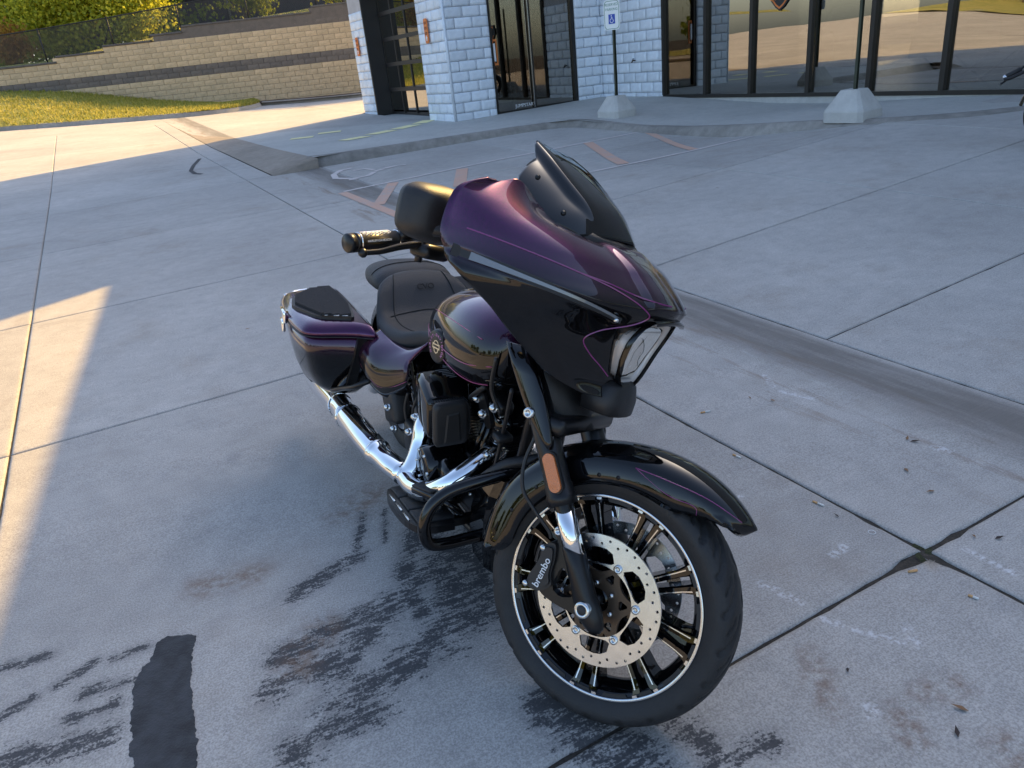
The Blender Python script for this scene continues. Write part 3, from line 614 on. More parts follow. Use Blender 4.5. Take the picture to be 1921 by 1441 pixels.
bpart('door_lettering', xf(text('JUMPSTART', .10, .002), frame(UV(8.74, DV - .012, .545), E1, (0, 0, 1))), M['greytxt2'] if 'greytxt2' in M else M['white'], parent=ed)
bpart('inner_door', join(ubox(8.6, 8.66, 16.9, 16.96, .42, 2.6), ubox(9.3, 9.36, 16.9, 16.96, .42, 2.6), ubox(8.6, 9.36, 16.9, 16.96, 1.85, 1.93)), M['bronze'], parent=ed)
bpart('red_interior_wall', ubox(9.62, 10.6, 17.2, 17.3, .45, 4), M['red_wall'])
bpart('entrance_interior', ubox(7.9, 11.5, 20.5, 20.6, .3, 4.5), M['wall_in'])
# storefront
sf = bpart('storefront', join(ubox(U1 - .06, U1 + .08, -20, 13.05, .452, .515), ubox(U1 - .06, U1 + .08, -20, 13.05, 3.1, 3.2)), M['bronze'])
mull = [13.03, 11.80, 10.63, 9.335, 8.174, 6.98, 5.78, 4.55, 3.3, 2.0, .7, -.6, -1.9, -3.2, -6, -9, -12, -15, -20]
for i, x in enumerate(mull):
    bpart('mullion', join(ubox(U1 - .07, U1 + .09, x - .045, x + .002, .515, 3.1), ubox(U1 - .055, U1 + .09, x + .004, x + .042, .515, 3.1)), M['bronze'], parent=sf)
for a, b in zip(mull, mull[1:]): bpart('pane', ubox(U1, U1 + .01, b + .042, a - .045, .515, 3.1), M['glass'], parent=sf)
bpart('storefront_sill', ubox(U1 - .04, U1 + .2, -20, 13.06, .2, .452), M['base_conc'])
bpart('shop_interior', join(ubox(U1 + .3, 21.9, -21.9, 15.1, .40, .452), ubox(21.8, 21.95, -21.9, 15.1, .452, 5)), M['floor_in'])
bpart('shop_ceiling', ubox(U1 + .32, 21.7, -21.9, 15.1, 4.2, 4.3), M['wall_in'])
bpart('shop_partition', join(ubox(13.6, 13.7, 10.3, 13.0, .452, 4.1), ubox(U1 + .31, 13.6, 14.9, 15.0, .452, 4.1)), M['wall_in'])
mk('hose_bib', xf(join(cyl((0, 0, 0), (0, -.07, 0), .012, 8), cyl((0, -.06, .02), (0, -.10, -.04), .014, 8), rbox((0, -.055, .035), (.06, .012, .012), .004)), Matrix.Translation(UV(U1 - .02, 13.99, 1.22)) @ Matrix.Rotation(EA - math.pi / 2, 4, 'Z')), M['carrier'], label='small bronze hose tap on the painted block wall', category='tap')
# orange signs with dark marks
for vv, zt, zb, lab in ((16.06, 2.47, 1.99, 'orange upright sign plate on the block pillar between garage door and glass entrance'), (20.75, 2.42, 1.97, 'orange upright sign plate on the outer block pillar beside the garage door')):
    hw = .085; o = mk('orange_sign', prism(chaikin([(-hw, zb), (hw, zb), (hw, zt), (-hw, zt)], 3, .12), [], .02, frame(UV(U0 - .06, vv), -E2, (0, 0, 1))), M['orange'], smooth=False, label=lab, category='sign')
    mt = frame(UV(U0 - .072, vv), -E2, (0, 0, 1)); marks = []
    for k in range(3):
        zc = zt - .085 - k * .10
        for q in range(4): marks.append(xf(join(box((-.05 + q * .033, zc, 0), (.007, .05, .003)), box((-.04 + q * .033, zc + (.02 if q % 2 else -.02), 0), (.016, .008, .003))), mt))
    mk('printed_mark', join(*marks), M['dark'], o, False); mk('arrow', prism([(0, zb + .16), (.045, zb + .10), (.02, zb + .10), (.02, zb + .05), (-.02, zb + .05), (-.02, zb + .10), (-.045, zb + .10)], [], .003, mt), M['white'], o, False)
# shield emblem on the storefront glass
mt = frame(UV(U1 - .02, 10.02, 1.99), -E2, (0, 0, 1)); sh = [(-.42, .42), (-.42, .16), (-.30, .05), (-.24, -.02), (-.12, -.12), (0, -.18), (.12, -.12), (.24, -.02), (.30, .05), (.42, .16), (.42, .42)]
sh = [(x * .78, y) for x, y in sh]
em = mk('shield_emblem', prism(sh, [], .012, mt), M['dark'], smooth=False, label='orange and black shield emblem fixed to the storefront glass', category='emblem')
ins = lambda L, k, dy=0: [(x * k, .13 + (y - .13) * k + dy) for x, y in L]
mk('emblem_border', prism(ins(sh, .90), [ins(sh, .80)], .006, mt @ Matrix.Translation((0, 0, .010))), M['orange'], em, False)
mk('emblem_lettering', xf(text('CYCLES', .135, .003), mt @ Matrix.Translation((0, .03, .010))), M['orange'], em, False)
mk('emblem_bar', prism([(-.40, .17), (.40, .17), (.40, .34), (-.40, .34)], [], .008, mt @ Matrix.Translation((0, 0, .012))), M['dark'], em, False)
# things behind the storefront glass
def shirt(w, h):
    p = [(-w, 0), (-w, h * .62), (-w * 1.5, h * .45), (-w * 1.75, h * .62), (-w * 1.0, h * .96), (-w * .35, h), (0, h * .94), (w * .35, h), (w, h * .96), (w * 1.75, h * .62), (w * 1.5, h * .45), (w, h * .62), (w, 0)]
    V, F = prism(p, [], .16, Matrix()); V = [Vector((q.x, q.y, q.z * (1 - .35 * abs(q.x) / (w * 1.75)))) for q in V]; return V, F
def shown(name, u, v, z, vf, m, lab, cat, stand=True):
    o = mk(name, xf(vf, frame(UV(u, v, z), -E2, (0, 0, 1))), m, smooth=False, label=lab, category=cat)
    if stand: mk('stand', join(cyl(UV(u, v, .452), UV(u, v, z + .2), .018, 8), cyl(UV(u, v, .452), UV(u, v, .47), .16, 16)), M['bolt'], o)
    return o
shown('shirt_on_stand', 12.1, 13.45, 1.62, shirt(.20, .62), M['cloth_w'], 'pale blue short-sleeved shirt on a stand behind the storefront glass', 'shirt')
shown('hanging_dress', 12.6, 10.15, .86, ([(x, y, z) for x, y, z in shirt(.26, .95)[0]], shirt(.26, .95)[1]), M['cloth_w'], 'white fringed garment hanging behind the storefront glass', 'clothing')
def table(v, u=12.0, lab=''):
    t = empty('folding_table', UV(u, v, .452), label=lab, category='table'); mt = Matrix.Rotation(EA, 4, 'Z')
    mk('tablecloth', xf(loft([[(-.42, -.62, .92), (.42, -.62, .92), (.42, .62, .92), (-.42, .62, .92)], [(-.44, -.66, .88), (.44, -.66, .88), (.44, .66, .88), (-.44, .66, .88)], [(-.46, -.70, .48), (.46, -.70, .44), (.46, .70, .50), (-.46, .70, .46)]][::-1]), mt), M['cloth_b'], t, False)
    for x in (-.36, .36):
        for s in (-1, 1): mk('leg', xf(cyl((x, s * .55, .5), (x, -s * .1, 0), .014, 8), mt), M['bolt'], t)
    return t
table(7.4, lab='black-covered folding table indoors beside the bare sign post')
table(5.7, lab='black-covered folding table indoors beside the parked motorcycle')
table(11.0, 12.4, lab='black-covered folding table indoors carrying purple folded clothes')
for i, (dv, m, nm, lb) in enumerate(((.25, 'cloth_p', 'folded_clothes', 'purple folded clothes heaped on the black table indoors'), (-.3, 'cloth_w', 'folded_clothes', 'pale blue folded clothes on the black table indoors'))):
    mk(nm, xf(rbox((0, 0, 0), (.3, .34, .10), .045, 3), Matrix.Translation(UV(12.3, 11.0 + dv, 1.42)) @ Matrix.Rotation(EA + i, 4, 'Z')), M[m], label=lb, category='clothes')
# ------------------------------------------------------------------ parking sign posts in concrete bases
def sign_post(u, v, zg, lab, plate, hgt):
    p0 = UV(u, v, zg); t = empty('parking_sign', p0, label=lab, category='sign'); rot = Matrix.Rotation(EA + R(8), 4, 'Z')
    b = chaikin([(-.27, -.27), (.27, -.27), (.27, .27), (-.27, .27)], 2, .12); rings = []
    for k, z in ((1, -.02), (1.0, .10), (.97, .12), (.50, .33), (.46, .345)): rings.append([(q[0] * k, q[1] * k, z) for q in b])
    mk('concrete_base', xf(loft(rings), rot), M['base_conc'], t, False)
    mk('post', xf(join(box((0, 0, hgt / 2), (.05, .006, hgt)), box((-.022, -.014, hgt / 2), (.006, .03, hgt)), box((.022, -.014, hgt / 2), (.006, .03, hgt))), rot), M['post'], t, False)
    if plate:
        mt = Matrix.Translation((0, 0, 0)) @ Matrix.Rotation(R(26.5 - 66), 4, 'Z') @ frame((0, -.035, plate), (1, 0, 0), (0, 0, 1)); hw, hh = .155, .2286
        pl = mk('sign_plate', prism(chaikin([(-hw, -hh), (hw, -hh), (hw, hh), (-hw, hh)], 3, .10), [], .004, mt), M['sign_w'], t, False)
        o2 = chaikin([(-.140, -.214), (.140, -.214), (.140, .214), (-.140, .214)], 3, .1); i2 = chaikin([(-.133, -.207), (.133, -.207), (.133, .207), (-.133, .207)], 3, .1)
        mk('sign_border', prism(o2, [i2], .002, mt @ Matrix.Translation((0, 0, .003))), M['sign_g'], pl, False)
        mk('sign_lettering', join(xf(text('RESERVED', .056, .0006), mt @ Matrix.Translation((0, .155, .003))), xf(text('PARKING', .056, .0006), mt @ Matrix.Translation((0, .085, .003)))), M['sign_g'], pl, False)
        mk('symbol_panel', prism([(-.062, -.135), (.062, -.135), (.062, .012), (-.062, .012)], [], .002, mt @ Matrix.Translation((0, 0, .003))), M['sign_b'], pl, False)
        mk('wheelchair_symbol', xf(wheelchair(.12), mt @ Matrix.Translation((0, -.062, .0055))), M['white'], pl, False)
    return t
def wheelchair(h, th=.001):
    s = h / 1.0; P = []
    arc = [(-.02 + .26 * math.cos(a), -.20 + .26 * math.sin(a)) for a in [R(x) for x in range(110, 375, 12)]]
    def ribbon(pts, w):
        V, F = [], []; D = [Vector(p) for p in pts]
        for i, p in enumerate(D):
            t = (D[min(i + 1, len(D) - 1)] - D[max(i - 1, 0)]).normalized(); n = Vector((-t.y, t.x)) * w / 2; V += [((p + n).x * s, (p + n).y * s, 0), ((p - n).x * s, (p - n).y * s, 0)]
        for i in range(len(D) - 1): F.append((2 * i, 2 * i + 1, 2 * i + 3, 2 * i + 2))
        return V, F
    V, F = prism(circ2(.075 * s, 12, (-.06 * s, .43 * s)), [], th, Matrix())
    return join((V, F), ribbon(arc, .07), ribbon([(-.05, .33), (-.03, .02), (.17, .02), (.27, -.28), (.36, -.25)], .08), ribbon([(-.04, .2), (.15, .2)], .06))
sign_post(8.30, 11.35, zwalk(8.3, 11.35), 'reserved parking sign with blue wheelchair panel on a post in a concrete base', 1.62, 1.9)
sign_post(8.38, 6.55, zwalk(8.38, 6.55), 'bare green steel sign post in a squat concrete base before the storefront', None, 2.6)
# ------------------------------------------------------------------ retaining wall
WY, WB, CH, WBL = 31.4, .76, .19, .44
rw = empty('retaining_wall', (-10, WY, WB), label='long stepped retaining wall of tan and charcoal blocks behind the driveway', category='wall')
def ncourse(x): return 12 if x < -16.1 else 13 if x < -14.1 else 14 if x < -12.1 else 15 if x < -10.8 else 16 if x < -6.1 else 17
def lawn_z(x): return interp([(-30, 2.9), (-18.35, 2.29), (-15.76, 2.02), (-12.44, 1.34), (-9.0, .80), (0, .7)], x)
def rw_block(seed):
    rnd = random.Random(seed); V = []; nx, nz = 4, 2; o = rnd.random() * 50
    for j in range(nz + 1):
        for i in range(nx + 1):
            e = i in (0, nx) or j in (0, nz); V.append((-WBL / 2 + .006 + (WBL - .012) * i / nx, -.014 if e else -.021 - .007 * noise.noise(Vector((i + o, j * 2, o))), -CH / 2 + .005 + (CH - .01) * j / nz))
    n = nx + 1; F = [(j * n + i, j * n + i + 1, (j + 1) * n + i + 1, (j + 1) * n + i) for j in range(nz) for i in range(nx)]
    per = list(range(n)) + [j * n + nx for j in range(1, nz + 1)] + [nz * n + i for i in range(nx - 1, -1, -1)] + [j * n for j in range(nz - 1, 0, -1)]; b0 = len(V)
    for i in per: p = V[i]; V.append((p[0], .08, p[2]))
    for k in range(len(per)): k2 = (k + 1) % len(per); F.append((per[k2], per[k], b0 + k, b0 + k2))
    return V, F
RV = {m: [] for m in ('rw_tan', 'rw_dark')}
for m in RV:
    for s in range(4):
        me = bpy.data.meshes.new('wall_block'); v, f = rw_block(s); me.from_pydata(v, [], f); me.update(); me.materials.append(M[m]); RV[m].append(me)
rest = {'rw_tan': [], 'rw_dark': []}; cnt = 0
for c in reversed(range(17)):
    x = -24 + (WBL / 2 if c % 2 else 0)
    while x < -1.5:
        xc = x + WBL / 2; x += WBL; z = WB + CH * (c + .5)
        if c >= ncourse(xc) or z + CH / 2 < lawn_z(xc) - .05: continue
        m = 'rw_dark' if c in (7, 8, 14, 15) else 'rw_tan'; off = Matrix.Translation((xc, WY + .012 * c + random.uniform(-.006, .006), z))
        if -19 < xc < -4.2 and cnt < 300:
            o = inst('wall_block', random.choice(RV[m]), rw, Matrix.Translation((-rw.location)) @ off); cnt += 1
        else: rest[m].append(xf(rw_block(random.randrange(4)), Matrix.Translation(-rw.location) @ off))
for m in rest: mk('wall_block_rest', join(*rest[m]), M[m], rw, False, kind='stuff')
mk('wall_core', xf(join(*[box(((a + b) / 2, WY + .45, (WB - .3 + WB + CH * n) / 2), (b - a, .6, CH * n + .3)) for a, b, n in ((-24, -16.1, 12), (-16.1, -14.1, 13), (-14.1, -12.1, 14), (-12.1, -10.8, 15), (-10.8, -6.1, 16), (-6.1, -1.5, 17))]), Matrix.Translation(-rw.location)), M['rw_dark'], rw, False)
x = -24
while x < -1.5:
    L = .62; n = ncourse(x + .3); o = mk('cap_stone', rbox((0, 0, 0), (L - .01, .34, .07), .012, 1), M['rw_cap'], rw, False, Matrix.Translation(-rw.location) @ Matrix.Translation((x + L / 2, WY + .012 * n + .10, WB + CH * n + .036))); x += L
# ------------------------------------------------------------------ lawn in front of the wall and its kerb
KL = [(-27, 26.2), (-21, 26.8), (-16.3, 27.05), (-13.4, 26.95), (-11, 26.95), (-9.6, 27.2), (-8.7, 27.75), (-8.25, 28.6), (-8.2, 29.8)]
KP = crom([(p[0], p[1], 0) for p in KL], 8)
rows_ = []
for i, p in enumerate(KP):
    wx = min(p.x * 1.0, -9.0 + (p.x + 8.0) * .1 if p.x > -9 else p.x); wy = WY + .1; zk = zlot(p.x, p.y) + .13; row = []
    for s in range(15):
        t = s / 14; x = p.x + (wx - p.x) * t; y = p.y + (wy - p.y) * t; zz = zk + (max(lawn_z(wx), zk) - zk) * (t ** .85) + .10 * math.sin(math.pi * t) * min(1, (wy - p.y) / 3)
        row.append((x, y, zz + .02 * noise.noise(Vector((x, y, 0)))))
    rows_.append(row)
mk('lawn', loft(rows_, False, False), M['grass'], kind='structure')
V, F = [], []
for _ in range(26000):
    i = random.randrange(len(rows_) - 1); j = random.randrange(14); a, b = random.random(), random.random()
    p = (Vector(rows_[i][j]) * (1 - a) + Vector(rows_[i + 1][j]) * a) * (1 - b) + (Vector(rows_[i][j + 1]) * (1 - a) + Vector(rows_[i + 1][j + 1]) * a) * b
    if p.x < -21: continue
    an = random.random() * 6.28; d = Vector((math.cos(an), math.sin(an), 0)) * random.uniform(.012, .03); h = Vector((random.gauss(0, .03), random.gauss(0, .03), random.uniform(.05, .12))); n = len(V)
    V += [p - d, p + d, p + h]; F.append((n, n + 1, n + 2))
mk('grass_blades', (V, F), M['blade'], smooth=False, kind='stuff', label='short yellow-green grass blades on the lawn')
kerb_strip('lawn_kerb', KL, lambda x, y: zlot(x, y) + .14, zlot, width=.18, batter=.06, out=1)
kerb_strip('wall_foot_kerb', [(-8.2, WY - 1.3), (-6, WY - 1.45), (-3, WY - 1.7), (2, WY - 2.2)], lambda x, y: zlot(x, y) + .13, zlot, width=.15, batter=.05, out=1)
mk('wall_foot_strip', loft([[(x, WY - 1.5 - .06 * (x + 8), zlot(x, WY) + .06), (x, WY + .1, zlot(x, WY) + .1)] for x in (-9, -7, -5, -3, 0, 2)], False, False), M['mulch'], kind='structure')
# upper terrace behind the wall
def ztop(x): return WB + CH * interp([(-40, 11.6), (-17, 12.2), (-15, 13.2), (-13, 14.2), (-11.4, 15.0), (-8.5, 16.0), (-5, 17.0), (10, 17.6)], x)
mk('upper_lawn', loft([[(x, y, ztop(x) + (-.10 if y < WY + .5 else (.08 + .05 * (y - WY)))) for y in (WY + .25, WY + .45, WY + 1.2, WY + 4, WY + 12, WY + 40, 110)] for x in seq(-60, 40, 1.2)], False, False), M['grass'], kind='structure')
# chain-link fence
FY = WY + .75; fn = empty('chain_link_fence', (-12, FY, 3.5), label='black chain-link fence with round posts along the top of the retaining wall', category='fence')
fx = [-22.0, -19.3, -16.6, -13.9, -11.2, -8.55, -5.9, -3.2, -.5]; fb = lambda x: ztop(x) + .02; ft = lambda x: interp([(-23, 4.05), (-16.57, 4.30), (-13.87, 4.44), (-11.2, 4.62), (-8, 4.82), (0, 5.3)], x)
T0 = Matrix.Translation(-fn.location)
for x in fx: mk('fence_post', xf(join(cyl((x, FY, fb(x) - .2), (x, FY, ft(x) + .03), .03, 8), cyl((x, FY, ft(x) + .03), (x, FY, ft(x) + .06), .034, 8, .015)), T0), M['fence'], fn)
mk('top_rail', xf(tube([(x, FY, ft(x)) for x in fx], .022, 8, straight=True), T0), M['fence'], fn)
V, F = [], []; r = .006
def wire(a, b):
    n = len(V); d = Vector((0, r, 0)); t = (b - a).normalized(); s = Vector((-t.z, 0, t.x)) * r
    V.extend([a + d, a - d * .5 + s, a - d * .5 - s, b + d, b - d * .5 + s, b - d * .5 - s]); F.extend([(n, n + 1, n + 4, n + 3), (n + 1, n + 2, n + 5, n + 4), (n + 2, n, n + 3, n + 5)])
x = -22.0
while x < -.5:
    for s in (1, -1):
        # follow the rail: bottom and top heights differ along the run
        a = Vector((x, FY, fb(x))); h = ft(x) - fb(x); b = Vector((x + s * h, FY, ft(x + s * h)))
        if -22 <= b.x <= -.5: wire(a, b)
    x += .085
mk('chain_link_mesh', xf((V, F), T0), M['link'], fn, False, kind='stuff')
# dark building behind
db = empty('siding_building', (-9, 44, 3.5), label='dark purple-brown metal-sided building behind the chain-link fence', category='building'); T0 = Matrix.Translation(-db.location)
mk('wall', xf(box((-7.2, 48, 7), (18, 8, 8)), T0), M['siding'], db, False)
for i in range(45): mk('siding_rib', xf(box((-16.0 + i * .4, 43.98, 7), (.05, .06, 8)), T0), M['siding'], db, False)
mk('downpipe', xf(cyl((-12.6, 43.9, 3), (-12.6, 43.9, 11), .06, 8), T0), M['wall_in'], db); mk('roof', xf(box((-7.2, 48, 11.1), (18.6, 8.6, .25)), T0), M['siding'], db, False)
mk('door', xf(box((-6.2, 43.93, 4.6), (1.0, .08, 2.1)), T0), M['rw_dark'], db, False)
# ------------------------------------------------------------------ trees and shrubs
def tree(name, lab, base, trunk_h, blobs, nleaf, size, m, seed, cat='tree'):
    rnd = random.Random(seed); t = empty(name, base, label=lab, category=cat); V, F = [], []; tr = []
    for (cx, cy, cz, rx, ry, rz) in blobs:
        tr.append(tube([(0, 0, 0), (cx * .25, cy * .25, trunk_h * .6 + cz * .1), (cx * .8, cy * .8, cz)], [.07 + .02 * len(blobs) * .3, .06, .015], 7, 4))
        for _ in range(3): tr.append(tube([(cx * .5, cy * .5, cz * .55), (cx + rnd.uniform(-.8, .8) * rx, cy + rnd.uniform(-.8, .8) * ry, cz + rnd.uniform(-.5, .8) * rz)], [.03, .008], 5, 2))
    tot = sum(b[3] * b[4] * b[5] for b in blobs)
    for (cx, cy, cz, rx, ry, rz) in blobs:
        k = int(nleaf * rx * ry * rz / tot); nc = max(6, k // 55); cl = []
        for _ in range(nc):
            d = Vector((rnd.gauss(0, 1), rnd.gauss(0, 1), rnd.gauss(0, 1))).normalized() * rnd.uniform(.45, 1.05); cl.append(Vector((cx + d.x * rx, cy + d.y * ry, cz + d.z * rz)))
        for _ in range(k):
            c = rnd.choice(cl); s = .26 * min(rx, ry, rz) + .12; p = c + Vector((rnd.gauss(0, s), rnd.gauss(0, s), rnd.gauss(0, s * .8)))
            if p.z < .05: p.z = rnd.random() * .3 + .05
            a = Vector((rnd.gauss(0, 1), rnd.gauss(0, 1), rnd.gauss(0, .6))).normalized(); b = a.orthogonal().normalized(); b.rotate(Matrix.Rotation(rnd.random() * 6.28, 3, a)); L = size * rnd.uniform(.6, 1.35); w = a.cross(b) * L * .42; n = len(V)
            V += [p, p + b * L * .5 + w, p + b * L, p + b * L * .5 - w]; F.append((n, n + 1, n + 2, n + 3))
    mk('crown', (V, F), M[m], t, False); mk('trunk', join(*tr), M['bark'], t); return t
tb = lambda x, y: (x, y, ztop(x) + .05 * (y - WY))
tree('shrub_tree', 'large yellow-green shrub tree with dense small leaves behind the fence', tb(-16.3, 36), 1, [(-1.6, 0, 1.7, 1.7, 1.4, 1.5), (.6, .2, 1.6, 1.7, 1.4, 1.5), (0, .5, 3.4, 2.2, 1.6, 1.6), (2.2, 0, 1.3, 1.3, 1.1, 1.1), (2.3, .4, 2.7, 1.1, 1.0, 1.1)], 24000, .13, 'leaf_yg', 3)
tree('shrub_tree', 'dense dark green thicket filling the gap behind the shrub trees', tb(-17.5, 39.5), 1, [(-5, 0, .8, 2.4, 1.0, 1.0), (-2, 0, .8, 2.4, 1.0, 1.0), (1, 0, .8, 2.4, 1.0, 1.0), (3.6, 0, .8, 1.6, 1.0, 1.0), (-4, 0, 2.2, 2.2, 1.3, 2.2), (-1, 0, 2.6, 2.4, 1.3, 2.6), (2, 0, 2.4, 2.2, 1.3, 2.4), (-6.5, 0, 2.4, 2.2, 1.3, 2.4), (0, 0, 5, 5, 1.5, 1.8)], 20000, .20, 'leaf_g', 13)
tree('shrub_tree', 'tall green shrub tree beside the yellow-green one behind the fence', tb(-20.6, 37.5), 1, [(0, 0, 2.0, 2.0, 1.6, 1.9), (.8, 0, 4.0, 2.0, 1.5, 1.6)], 12000, .15, 'leaf_yg', 5)
tree('autumn_shrub', 'small orange autumn shrub behind the fence at the lawn end', tb(-18.9, 34.2), .4, [(0, 0, .8, .55, .5, .75)], 1500, .12, 'leaf_or', 6, 'shrub')
tree('shrub', 'small loose green shrub against the dark siding behind the fence', tb(-9.3, 34.5), .5, [(0, 0, 1.25, 1.0, .8, .8), (.55, 0, .7, .5, .5, .5)], 2600, .13, 'leaf_g', 8, 'shrub')
tree('shrub', 'yellowish low shrub behind the fence beside the shop pillar', tb(-5.3, 35.0), .5, [(0, 0, 1.1, 1.5, .9, .8)], 2600, .14, 'leaf_yg', 9, 'shrub')
# the far side of the lot, seen only as reflections in glass, paint and chrome
isl = [(-21, 7), (-21, -34), (-17.5, -34), (-17.5, 7)]
mk('planting_strip', sheet(seq(-21, -18, 1), seq(-34, 9, 2), lambda u, v: zlot(*UV(u, v)[:2]) + .12), M['mulch'], kind='structure')
kerb_strip('island_kerb', uvp([(-17.9, 9), (-17.9, 0), (-17.9, -16), (-17.9, -34)]), lambda x, y: zlot(x, y) + .15, zlot, out=1)
mk('far_lawn', sheet(seq(-60, -32, 4), seq(-45, 40, 4), lambda u, v: zlot(*UV(u, v)[:2]) + .06 + .02 * max(0, -u - 32)), M['grass'], kind='structure')
for i in range(9):
    p = UV(-38 - 4 * (i % 3), -34 + 9 * i); s = .8 + .35 * ((i * 7) % 5) / 4
    tree('far_tree', 'leafy tree across the lot, mirrored in the glass and paint', (p.x, p.y, zlot(p.x, p.y)), 2.5, [(0, 0, 4.2 * s, 2.4 * s, 2.4 * s, 2.6 * s)], 900, .6, 'leaf_g', 20 + i)['group'] = 'trees across the lot'
# ------------------------------------------------------------------ motorcycle (x forward, y left, z up; origin at the rear tyre's contact)
def motorcycle():
    bike = empty('motorcycle', (-0.4567, 2.9582, .012), label='black and purple touring motorcycle leaning on its stand with front wheel turned', category='motorcycle')
    bike.rotation_euler = (Matrix.Rotation(-1.18875, 3, 'Z') @ Matrix.Rotation(R(.30), 3, 'Y') @ Matrix.Rotation(-0.13625, 3, 'X')).to_euler()
    ax = Vector((-math.sin(R(26)), 0, math.cos(R(26)))); o0 = Vector((1.795, 0, 0))
    ST = Matrix.Translation(o0) @ Matrix.Rotation(0.62552, 4, ax) @ Matrix.Translation(-o0)
    def F_(name, vf, m, smooth=True, **k): return mk(name, vf, M[m], bike, smooth, ST, **k)          # turns with the bars
    def B_(name, vf, m, smooth=True, **k): return mk(name, vf, M[m], bike, smooth, **k)
    def S_(name, vf, m, par, smooth=True, **k): return mk(name, vf, M[m], par, smooth, **k)
    A = Vector((1.625, 0, .32)); Y = Vector((0, 1, 0)); X = Vector((1, 0, 0)); Z = Vector((0, 0, 1))
    # ---------- tyres
    def tyre(c, Ro, Rb, hw, n=330):
        prof = [(Rb, -hw * .70), (Rb + .012, -hw * .86), (Rb + .03, -hw * .97), (Ro - .035, -hw), (Ro - .022, -hw * .95), (Ro - .014, -hw * .86), (Ro - .009, -hw * .74), (Ro - .005, -hw * .58), (Ro - .0025, -hw * .42), (Ro - .001, -hw * .25), (Ro, -hw * .1)]
        dense = []
        for a, b in zip(prof[4:], prof[5:]): dense += [a, ((a[0] + b[0]) / 2, (a[1] + b[1]) / 2)]
        prof = prof[:4] + dense + [prof[-1]]; prof = prof + [(r, -y) for r, y in reversed(prof)]; rings = []
        for r, y in prof:
            ring = []
            for k in range(n):
                th = 2 * math.pi * k / n; q = abs(y) / hw; rr = r
                ph = (th * 11 / math.pi + (1.5 * q - .4 * q * q) * (1 if y < 0 else 1) + (0 if y < 0 else .5)) % 1.0
                if .12 < q < .93 and r > Ro - .03 and (ph < .19 or (.5 < ph < .60 and .45 < q < .85)): rr -= .010
                if q > .97 and r < Ro - .03: rr += .0012 * (1 if (k // 3) % 2 else 0)
                ring.append((c[0] + rr * math.cos(th), c[1] + y, c[2] + rr * math.sin(th)))
            rings.append(ring)
        return loft(rings, False)
    F_('front_tyre', tyre(A, .320, .246, .066), 'rubber')
    B_('rear_tyre', tyre((0, 0, .318), .318, .232, .088, 200), 'rubber')
    # ---------- front wheel: rim, nine pairs of spokes, hub
    wy = -.05
    rim = F_('front_rim', lathe([(.249, -.052), (.2505, -.050), (.247, -.047), (.236, -.045), (.232, -.038), (.224, -.030), (.216, -.012), (.215, 0), (.216, .012), (.224, .030), (.232, .038), (.236, .045), (.247, .047), (.2505, .050), (.249, .052), (.243, .05), (.235, .03), (.23, 0), (.235, -.03), (.243, -.05), (.249, -.052)], A, Y, 144), 'gblack')
    S_('rim_lip', lathe([(.2510, -.0500), (.2508, -.0540), (.2500, -.0548), (.2440, -.0540), (.2432, -.0530), (.2430, -.0480)], A, Y, 144), 'machined', rim)
    def wp(r, th, y): return A + Vector((r * math.cos(th), y, r * math.sin(th)))
    for k in range(9):
        th0 = R(74 + 40 * k)
        for s in (-1, 1):
            rings = []
            for r, off, yo, yi, hw in ((.045, .011, -.040, .030, .010), (.09, .0125, -.037, .024, .0088), (.15, .015, -.036, .018, .0085), (.20, .0185, -.040, .016, .009), (.225, .0215, -.0445, .018, .0125), (.236, .026, -.046, .02, .015)):
                e = X * math.cos(th0) + Z * math.sin(th0); t = -X * math.sin(th0) + Z * math.cos(th0); c = A + e * r + t * off * s
                rings.append([c - t * hw * .7 + Y * yo, c + t * hw * .7 + Y * yo, c + t * hw + Y * (yo + .007), c + t * hw + Y * yi, c - t * hw + Y * yi, c - t * hw + Y * (yo + .007)])
            sp = S_('spoke', loft(rings), 'gblack', rim, False)
            ed = []
            for r, off, yo, hw in ((.11, .0125, -.0368, .0011), (.15, .0145, -.0366, .0012), (.20, .0180, -.0406, .0013), (.226, .0210, -.0452, .0015)):
                e = X * math.cos(th0) + Z * math.sin(th0); t = -X * math.sin(th0) + Z * math.cos(th0); c = A + e * r + t * (off + .0040) * s
                ed.append([c - t * hw + Y * yo, c + t * hw + Y * yo, c + t * hw + Y * (yo + .002), c - t * hw + Y * (yo + .002)])
            S_('spoke_edge', loft(ed), 'machined', rim, False)
        # machined face between the pairs
        pts = []
        for a in [th0 + R(x) for x in (-13, -13.0, -9.5, -6.8)]: pass
        def seg_plate(a0, a1, r0, r1, y, m, nm, th=.0016):
            n = 8; L = [(r1 * math.cos(a0 + (a1 - a0) * i / n), r1 * math.sin(a0 + (a1 - a0) * i / n)) for i in range(n + 1)] + [(r0 * math.cos(a1 + (a0 - a1) * (.06 + .88 * i / n)), r0 * math.sin(a1 + (a0 - a1) * (.06 + .88 * i / n))) for i in range(n + 1)]
            S_(nm, prism(L, [], th, Matrix.Translation(A + Y * y) @ Matrix(((1, 0, 0, 0), (0, 0, -1, 0), (0, 1, 0, 0), (0, 0, 0, 1)))), m, rim, False)
        seg_plate(th0 - R(8.6), th0 - R(5.6), .2375, .2445, -.0515, 'machined', 'rim_land'); seg_plate(th0 + R(5.6), th0 + R(8.6), .2375, .2445, -.0515, 'machined', 'rim_land')
        seg_plate(th0 - R(4.3), th0 + R(4.3), .2345, .2425, -.0482, 'mblack', 'rim_inset'); seg_plate(th0 + R(12.2), th0 + R(27.8), .2335, .2435, -.0482, 'mblack', 'rim_inset')
